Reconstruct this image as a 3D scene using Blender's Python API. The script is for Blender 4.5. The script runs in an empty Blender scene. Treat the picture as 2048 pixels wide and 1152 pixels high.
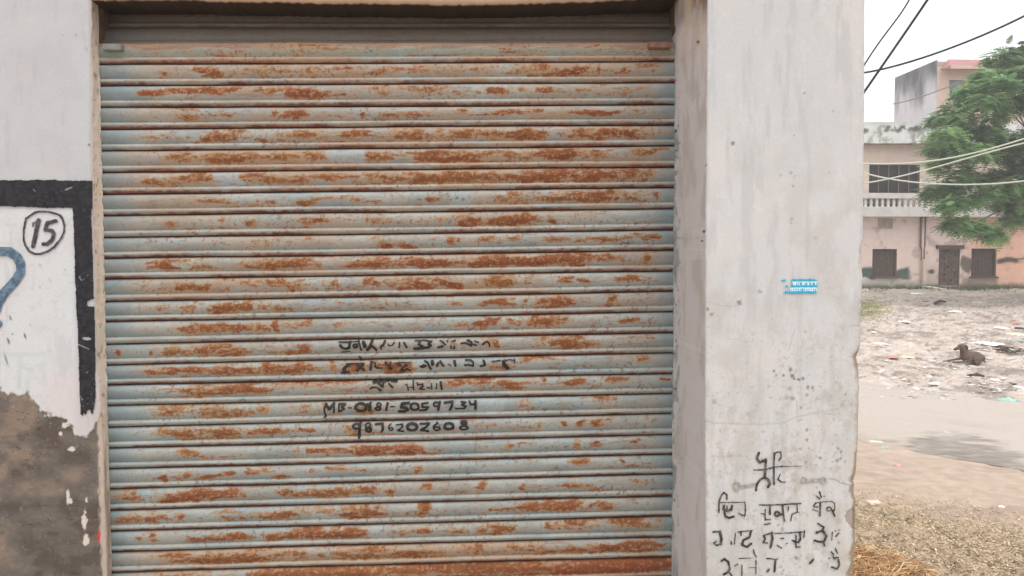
import bpy, bmesh, math, random
import numpy as np
from mathutils import Vector, Matrix

# ------------------------------------------------------------------ camera, light, exposure
scene = bpy.context.scene
COL = scene.collection
FPX = 1550.0                                   # focal length in pixels of a 2048 wide picture
CAMZ = 1.65
YAW, PITCH = math.radians(2.3), math.radians(2.6)
fwd = np.array([math.sin(YAW)*math.cos(PITCH), math.cos(YAW)*math.cos(PITCH), -math.sin(PITCH)])
rgt = np.array([math.cos(YAW), -math.sin(YAW), 0.0])
upv = np.cross(rgt, fwd)
CAM = np.array([0.0, 0.0, CAMZ])
cd = bpy.data.cameras.new('camera'); cam = bpy.data.objects.new('camera', cd); COL.objects.link(cam)
cd.sensor_width = 36; cd.lens = 36*FPX/2048; cd.clip_start = 0.05; cd.clip_end = 2000
M3 = Matrix((rgt.tolist(), upv.tolist(), (-fwd).tolist())).transposed()
cam.matrix_world = Matrix.Translation(CAM.tolist()) @ M3.to_4x4()
scene.camera = cam

SUN_EL, SUN_AZ = 68.0, 162.0                   # azimuth clockwise from +Y (camera looks to +Y)
world = bpy.data.worlds.new('World'); scene.world = world; world.use_nodes = True
nt = world.node_tree; nt.nodes.clear()
wo = nt.nodes.new('ShaderNodeOutputWorld'); bg = nt.nodes.new('ShaderNodeBackground')
sky = nt.nodes.new('ShaderNodeTexSky'); sky.sky_type = 'NISHITA'; sky.sun_disc = False
sky.sun_elevation = math.radians(SUN_EL); sky.sun_rotation = math.radians(SUN_AZ)
sky.air_density = 1.0; sky.dust_density = 4.0; sky.ozone_density = 1.0
hs = nt.nodes.new('ShaderNodeHueSaturation'); hs.inputs['Saturation'].default_value = 0.10
nt.links.new(sky.outputs[0], hs.inputs['Color']); ov = nt.nodes.new('ShaderNodeMix'); ov.data_type = 'RGBA'; ov.inputs[0].default_value = 0.75     # thin white overcast over the clear sky
ov.inputs[7].default_value = (5.4, 5.4, 5.5, 1)
nt.links.new(hs.outputs[0], ov.inputs[6]); nt.links.new(ov.outputs[2], bg.inputs['Color'])
bg.inputs['Strength'].default_value = 0.15
nt.links.new(bg.outputs[0], wo.inputs['Surface'])
sl = bpy.data.lights.new('sun', 'SUN'); sl.energy = 0.6; sl.angle = math.radians(24); sl.color = (1, .97, .93)
so = bpy.data.objects.new('sun', sl); COL.objects.link(so)
ea, aa = math.radians(SUN_EL), math.radians(SUN_AZ)
sdir = Vector((math.sin(aa)*math.cos(ea), math.cos(aa)*math.cos(ea), math.sin(ea)))
so.rotation_euler = (-sdir).to_track_quat('-Z', 'Y').to_euler(); so.location = (0, -10, 20)
scene.view_settings.view_transform = 'Standard'; scene.view_settings.look = 'None'
scene.view_settings.exposure = 0.92; scene.view_settings.gamma = 1.0

# ------------------------------------------------------------------ numeric helpers
rng = np.random.default_rng(7); random.seed(7)

def lin(r, g, b, k=1.0):
    c = np.array([r, g, b], float)/255.0
    return np.where(c <= .04045, c/12.92, ((c+.055)/1.055)**2.4)*k

def ray(px, py):
    px = np.asarray(px, float)[..., None]; py = np.asarray(py, float)[..., None]
    return fwd + (px-1024)/FPX*rgt - (py-576)/FPX*upv

def P(px, py, Y):
    d = ray(px, py); t = np.asarray(Y, float)[..., None]/d[..., 1:2]
    return CAM + d*t

def proj(p):
    v = np.asarray(p, float) - CAM
    dz = np.maximum(v @ fwd, 1e-3)
    return 1024 + FPX*(v @ rgt)/dz, 576 - FPX*(v @ upv)/dz

def h_ground(Y):
    return np.interp(Y, [0, 5, 9, 13, 20, 30, 36], [0, 0, -.12, -.20, -.12, .10, .15])

def G(px, py, lift=0.0):
    d = ray(px, py).reshape(3)
    t = 5.0
    for _ in range(60):
        Y = t*d[1]
        t = .5*t + .5*(h_ground(Y)-CAMZ)/d[2]
    p = CAM + d*t; p[2] = h_ground(p[1]) + lift
    return p

def _hash(ix, iy, seed):
    n = (ix.astype(np.int64)*374761393 + iy.astype(np.int64)*668265263 + seed*1442695041) & 0xffffffff
    n = ((n ^ (n >> 13))*1274126177) & 0xffffffff
    n = n ^ (n >> 16)
    return (n & 0xffffff)/float(0xffffff)

def vnoise(x, y, seed=0):
    x = np.asarray(x, float); y = np.asarray(y, float)
    x, y = np.broadcast_arrays(x, y)
    xi = np.floor(x); yi = np.floor(y); fx = x-xi; fy = y-yi
    fx = fx*fx*(3-2*fx); fy = fy*fy*(3-2*fy)
    a = _hash(xi, yi, seed); b = _hash(xi+1, yi, seed); c = _hash(xi, yi+1, seed); d = _hash(xi+1, yi+1, seed)
    return (a*(1-fx)+b*fx)*(1-fy) + (c*(1-fx)+d*fx)*fy

def fbm(x, y, seed=0, octaves=4, gain=.5):
    s = 0; a = 1; tot = 0
    for k in range(octaves):
        s = s + a*vnoise(np.asarray(x)*2**k, np.asarray(y)*2**k, seed+17*k); tot += a; a *= gain
    return s/tot

def sst(a, b, x):
    t = np.clip((x-a)/(b-a), 0, 1); return t*t*(3-2*t)

def mix(c0, c1, m):
    m = np.asarray(m)[..., None]; return c0*(1-m) + c1*m

# ------------------------------------------------------------------ object helpers
def tag(o, label=None, cat=None, group=None, kind=None):
    if label: o['label'] = label
    if cat: o['category'] = cat
    if group: o['group'] = group
    if kind: o['kind'] = kind
    return o

def empty(name, loc=(0, 0, 0)):
    o = bpy.data.objects.new(name, None); o.location = [float(v) for v in loc]; o.empty_display_size = .1
    COL.objects.link(o); return o

def world_of(o):
    m = Matrix.Translation(o.location)
    return m if o.parent is None else world_of(o.parent) @ o.matrix_parent_inverse @ m

def link(name, me, mat=None, parent=None):
    o = bpy.data.objects.new(name, me); COL.objects.link(o)
    if mat is not None: me.materials.append(mat)
    if parent is not None:
        o.parent = parent
        o.matrix_parent_inverse = world_of(parent).inverted()
    return o

def np_mesh(name, verts, faces, col=None, smooth=True):
    me = bpy.data.meshes.new(name)
    verts = np.ascontiguousarray(verts, np.float32).reshape(-1, 3); faces = np.asarray(faces, np.int32)
    k = faces.shape[1]
    me.vertices.add(len(verts)); me.vertices.foreach_set('co', verts.ravel())
    me.loops.add(faces.size); me.loops.foreach_set('vertex_index', faces.ravel())
    me.polygons.add(len(faces))
    me.polygons.foreach_set('loop_start', np.arange(0, faces.size, k, dtype=np.int32))
    me.polygons.foreach_set('use_smooth', np.full(len(faces), smooth))
    if col is not None:
        col = np.asarray(col, np.float32).reshape(len(verts), -1)
        if col.shape[1] == 3: col = np.concatenate([col, np.zeros((len(col), 1), np.float32)], 1)
        at = me.color_attributes.new('Col', 'FLOAT_COLOR', 'POINT')
        at.data.foreach_set('color', np.ascontiguousarray(col, np.float32).ravel())
    me.update(calc_edges=True); me.validate()
    return me

def grid_faces(nr, nc, flip=False, keep=None):
    i = np.arange(nr-1)[:, None]*nc + np.arange(nc-1)[None, :]
    q = np.stack([i, i+1, i+nc+1, i+nc], -1)
    if flip: q = q[..., ::-1]
    if keep is not None: q = q[keep]
    return q.reshape(-1, 4)

class MB:
    """collects quads and tris, built as one mesh object"""
    def __init__(s): s.v = []; s.f = []
    def box(s, x0, x1, y0, y1, z0, z1):
        n = len(s.v)
        s.v += [(x0, y0, z0), (x1, y0, z0), (x1, y1, z0), (x0, y1, z0), (x0, y0, z1), (x1, y0, z1), (x1, y1, z1), (x0, y1, z1)]
        s.f += [tuple(n+i for i in q) for q in ((3, 2, 1, 0), (4, 5, 6, 7), (0, 1, 5, 4), (1, 2, 6, 5), (2, 3, 7, 6), (3, 0, 4, 7))]
        return s
    def tube(s, pts, rad, n=7, cap=True):
        pts = [np.array(p, float) for p in pts]; base = len(s.v)
        if not hasattr(rad, '__len__'): rad = [rad]*len(pts)
        for i, p in enumerate(pts):
            t = pts[min(i+1, len(pts)-1)] - pts[max(i-1, 0)]; t /= np.linalg.norm(t)+1e-9
            a = np.cross(t, [0, 0, 1.0]);
            if np.linalg.norm(a) < .05: a = np.cross(t, [0, 1.0, 0])
            a /= np.linalg.norm(a); b = np.cross(t, a)
            for k in range(n):
                th = 2*math.pi*k/n
                s.v.append(tuple(p + rad[i]*(math.cos(th)*a + math.sin(th)*b)))
        for i in range(len(pts)-1):
            for k in range(n):
                s.f.append((base+i*n+k, base+i*n+(k+1) % n, base+(i+1)*n+(k+1) % n, base+(i+1)*n+k))
        if cap:
            s.f.append(tuple(base+k for k in range(n))[::-1]); e = base+(len(pts)-1)*n
            s.f.append(tuple(e+k for k in range(n)))
        return s
    def lathe(s, c, prof, n=8):
        base = len(s.v)
        for r, z in prof:
            for k in range(n):
                th = 2*math.pi*k/n; s.v.append((c[0]+r*math.cos(th), c[1]+r*math.sin(th), c[2]+z))
        for i in range(len(prof)-1):
            for k in range(n):
                s.f.append((base+i*n+k, base+i*n+(k+1) % n, base+(i+1)*n+(k+1) % n, base+(i+1)*n+k))
        return s
    def mesh(s, name, smooth=False, bevel=0):
        me = bpy.data.meshes.new(name); me.from_pydata([tuple(map(float, v)) for v in s.v], [], s.f)
        if bevel:
            bm = bmesh.new(); bm.from_mesh(me)
            bmesh.ops.bevel(bm, geom=bm.edges[:], offset=bevel, segments=2, affect='EDGES'); bm.to_mesh(me); bm.free()
        for p in me.polygons: p.use_smooth = smooth
        me.update(); return me
    def build(s, name, mat, parent=None, smooth=False, bevel=0):
        return link(name, s.mesh(name, smooth, bevel), mat, parent)

def material(name, color=None, rough=.8, var=.12, scale=40, bump=0.0, bscale=80, spec=.3, metal=0.0, attr=False, transl=0.0, rust_rough=False):
    m = bpy.data.materials.new(name); m.use_nodes = True; t = m.node_tree; n = t.nodes
    b = n['Principled BSDF']; out = n['Material Output']
    b.inputs['Roughness'].default_value = rough; b.inputs['Specular IOR Level'].default_value = spec
    b.inputs['Metallic'].default_value = metal
    tc = n.new('ShaderNodeTexCoord')
    no = n.new('ShaderNodeTexNoise'); no.inputs['Scale'].default_value = scale; no.inputs['Detail'].default_value = 6
    t.links.new(tc.outputs['Object'], no.inputs['Vector'])
    mr = n.new('ShaderNodeMapRange'); mr.inputs['From Min'].default_value = .25; mr.inputs['From Max'].default_value = .75
    mr.inputs['To Min'].default_value = 1-var; mr.inputs['To Max'].default_value = 1+var
    t.links.new(no.outputs['Fac'], mr.inputs['Value'])
    mx = n.new('ShaderNodeVectorMath'); mx.operation = 'MULTIPLY'
    if attr:
        at = n.new('ShaderNodeAttribute'); at.attribute_name = 'Col'; t.links.new(at.outputs['Color'], mx.inputs[0])
    else:
        rg = n.new('ShaderNodeRGB'); rg.outputs[0].default_value = (*[float(v) for v in color], 1); t.links.new(rg.outputs[0], mx.inputs[0])
    t.links.new(mr.outputs[0], mx.inputs[1]); t.links.new(mx.outputs[0], b.inputs['Base Color'])
    if rust_rough:
        r2 = n.new('ShaderNodeMapRange'); r2.inputs['To Min'].default_value = rough; r2.inputs['To Max'].default_value = .92
        t.links.new(at.outputs['Alpha'], r2.inputs['Value']); t.links.new(r2.outputs[0], b.inputs['Roughness'])
    if bump:
        bn = n.new('ShaderNodeTexNoise'); bn.inputs['Scale'].default_value = bscale; bn.inputs['Detail'].default_value = 8
        t.links.new(tc.outputs['Object'], bn.inputs['Vector'])
        bp = n.new('ShaderNodeBump'); bp.inputs['Strength'].default_value = bump; bp.inputs['Distance'].default_value = .01
        t.links.new(bn.outputs['Fac'], bp.inputs['Height']); t.links.new(bp.outputs[0], b.inputs['Normal'])
    if transl:
        tr = n.new('ShaderNodeBsdfTranslucent'); ms = n.new('ShaderNodeMixShader'); ms.inputs[0].default_value = transl
        t.links.new(mx.outputs[0], tr.inputs['Color']); t.links.new(b.outputs[0], ms.inputs[1]); t.links.new(tr.outputs[0], ms.inputs[2])
        t.links.new(ms.outputs[0], out.inputs['Surface'])
    return m

# ------------------------------------------------------------------ ground
GM = material('dusty_soil', attr=True, rough=.95, var=.16, scale=9, bump=.5, bscale=14, spec=.1)
def ground_color(x, y, px, py):
    u = y + 1.7*x
    soil = lin(228, 211, 198, .78)
    c = np.broadcast_to(soil, x.shape+(3,)).copy()
    n1 = fbm(x*.6, y*.6, 3, 5); n2 = fbm(x*3, y*3, 9, 4); n3 = fbm(x*9, y*5, 12, 3)
    c = mix(c, lin(204, 188, 176, .7), sst(.5, .72, n1)*.4*sst(18.6, 20.4, u))
    c = mix(c, lin(160, 146, 134, .6), sst(.52, .68, n2)*.6*sst(18.6, 20.4, u))
    c = mix(c, lin(238, 230, 222, .8), sst(.58, .72, n3)*.7*sst(18.6, 20.4, u))
    c = mix(c, lin(142, 126, 114, .6), sst(.60, .72, fbm(x*13, y*6, 14, 4, .6))*sst(18.8, 20, u)*.65)
    # green strip at the foot of the far house and grass patch
    c = mix(c, lin(190, 184, 164, .68), sst(598, 588, py)*sst(.35, .6, fbm(x*1.2, y*1.2, 5, 4))*.4)
    g = sst(70, 10, np.hypot((px-1725), (py-618)*2.4))*sst(.32, .55, fbm(x*2, y*2, 6, 4))
    c = mix(c, lin(146, 146, 92, .6), g*.8)
    # sandy pink shoulder of the near side
    nr = sst(13.6, 12.2, u)*sst(9.5, 7.5, y)
    c = mix(c, lin(216, 193, 172, .76), nr*.8)
    c = mix(c, lin(198, 176, 156, .68), nr*sst(.5, .7, fbm(x*2.2+y, y*4, 21, 4))*.6)
    # dry plant debris close to the pillar
    d = sst(985, 1030, py - (px-1715)*.16 + (fbm(x*3, y*3, 41, 4)-.5)*70)
    c = mix(c, lin(208, 186, 158, .78), d*.85)
    c = mix(c, lin(120, 104, 82, .55), d*sst(.53, .68, fbm(x*26, y*26, 43, 4))*.7)
    c = mix(c, lin(222, 206, 180, .7), d*sst(.55, .7, fbm(x*22+5, y*22, 44, 4))*.6)
    return c*(.86*(.9 + .2*fbm(x*1.5, y*1.5, 51, 3)))[..., None]

Ys = np.concatenate([np.geomspace(1.2, 42, 620)])
As = np.linspace(.10, 1.25, 560)
YY, AA = np.meshgrid(Ys, As, indexing='ij'); XX = AA*YY
ZZ = h_ground(YY)
rough_f = sst(19.2, 21, YY+1.7*XX)*sst(40, 34, YY)
ZZ = ZZ + rough_f*((fbm(XX*.9, YY*.9, 61, 4)-.5)*.20 + (fbm(XX*4, YY*4, 62, 5, .6)-.5)*.16)
near_f = sst(6.4, 5.0, YY)
ZZ = ZZ + near_f*(fbm(XX*7, YY*7, 63, 4)-.5)*.05
ZZ = ZZ + (fbm(XX*2.5, YY*2.5, 64, 3)-.5)*.012
GV = np.stack([XX, YY, ZZ], -1)
gpx, gpy = proj(GV)
GC = ground_color(XX, YY, gpx, gpy)
me = np_mesh('ground', GV, grid_faces(*XX.shape), GC)
tag(link('ground', me, GM), 'bare dusty vacant lot strewn with rubbish', 'ground', kind='structure')
# wider sheet to the horizon, laid under the detailed lot
xs = np.concatenate([[-180, -100, -70], np.linspace(-40, 60, 101), [80, 120, 200]])
ys = np.concatenate([[-160, -100, -50], np.linspace(-20, 60, 81), [90, 140, 220]])
WX, WY = np.meshgrid(xs, ys)
WZ = h_ground(WY) - .10
wc = ground_color(WX, WY, np.full(WX.shape, 1400.), np.full(WX.shape, 700.))
me = np_mesh('ground_beyond', np.stack([WX, WY, WZ], -1), grid_faces(*WX.shape), wc)
tag(link('ground', me, GM), 'open dusty ground reaching to the horizon', 'ground', kind='structure')

# road: a pale dusty strip, 4 mm above the soil, with worn ragged edges
RM = material('dusty_road', attr=True, rough=.95, var=.06, scale=25, bump=.15, bscale=60, spec=.1)
sg_ = np.arange(-34, 22, .06); rv = np.linspace(0, 1, 90)
Sg, RVg = np.meshgrid(sg_, rv)
wn = 6.42 + .5*(fbm(Sg*1.3, Sg*0, 71, 6, .65)-.5); wf = 9.85 + .5*(fbm(Sg*1.3, Sg*0+9, 72, 6, .65)-.5)
Wg = wn + (wf-wn)*RVg
RXg = (1.7*Wg + Sg)/1.9723; RYg = (Wg - 1.7*Sg)/1.9723
RZg = h_ground(RYg) + .007*np.minimum(1, 6*np.minimum(RVg, 1-RVg)) - .003 + .004
rc = np.broadcast_to(lin(224, 211, 199, .64), RXg.shape+(3,)).copy()
rc = mix(rc, lin(200, 187, 176, .62), sst(.5, .72, fbm(Wg*2.2, Sg*.5, 75, 5))*.45)
rc = mix(rc, lin(214, 196, 178, .64), sst(.16, .0, RVg + (fbm(Sg*1.5, Wg*3, 76, 4)-.5)*.2)*.8)
rpx, rpy = proj(np.stack([RXg, RYg, RZg], -1))
q = np.hypot((rpx-1925 - (rpy-912)*.6)/128, (rpy-912-(rpx-1925)*.10)/40) + (fbm(RXg*3, RYg*6, 31, 5, .65)-.5)*1.4
q = np.where(RYg > .5, q, 9)
rc = mix(rc, lin(172, 162, 153, .6), sst(1.15, .7, q)*.85)
rc = mix(rc, lin(206, 196, 188, .64), sst(1.1, .8, q)*sst(.5, .68, fbm(RXg*16, RYg*12, 33, 4))*.7)
rc = mix(rc, lin(136, 126, 118, .6), sst(1.1, .8, q)*sst(.56, .7, fbm(RXg*14, RYg*14, 34, 4))*.5)
me = np_mesh('road', np.stack([RXg, RYg, RZg], -1), grid_faces(*RXg.shape), rc)
tag(link('road', me, RM), 'pale dusty village road between shop and vacant lot', 'road', kind='structure')

# ------------------------------------------------------------------ the shop
YS, YW, YP = 2.70, 2.635, 2.29                  # shutter, left wall face, pillar face
LINE_L = [85, 129.5, 172, 215.4, 259, 302, 346.5, 388.7, 431, 475, 517, 559.5, 603, 644, 688, 730, 771, 812, 854.5, 897, 938.5, 978.5, 1020.7, 1062.6, 1104, 1145]
LINE_R = [83.4, 124, 165.8, 208.9, 250.8, 292.4, 334, 376, 418, 461, 501.5, 542.5, 583.6, 624, 665.7, 706, 746.7, 787.5, 827.4, 869.5, 909, 948, 992, 1033, 1074, 1113]
X0 = float(P(216, 600, YS)[0]); X1 = float(P(1343, 600, YS)[0])
def line_z(i):
    """(z at X0, z at X1) of the seam above slat i"""
    if 0 <= i < 26:
        zl = P(206, LINE_L[i], YS)[2]; zr = P(1341, LINE_R[i], YS)[2]
    elif i < 0:
        zl = P(206, LINE_L[0], YS)[2] + .0745*(-i); zr = P(1341, LINE_R[0], YS)[2] + .0725*(-i)
    else:
        zl = P(206, LINE_L[25], YS)[2] - .0735*(i-25); zr = P(1341, LINE_R[25], YS)[2] - .0735*(i-25)
    return zl, zr
LAST = 34
def prof(t):
    """outward bulge (towards the street) of a slat, t = 0 at its top seam, 1 at its bottom seam"""
    s = np.clip((t-.035)/(.655), 0, 1); main = .001 + .0105*np.sin(math.pi*s**.72)**.85
    l = np.clip((t-.69)/.25, 0, 1); lip = .0015 + .0085*np.sin(math.pi*l**.8)**.8
    o = np.where(t < .69, main, lip)
    o = np.where(t < .03, -.004 + .005*(t/.03), o)
    o = np.where(t > .955, .0012 - .0085*np.minimum(1, (t-.955)/.022), o)
    return o
def seam_z(i, X):
    a, b = line_z(i)
    u = (X-X0)/(X1-X0)
    return a*(1-u) + b*u + .0032*(fbm(X*1.6, np.full_like(X, i*3.7), 101, 4)-.5)*2

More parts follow.
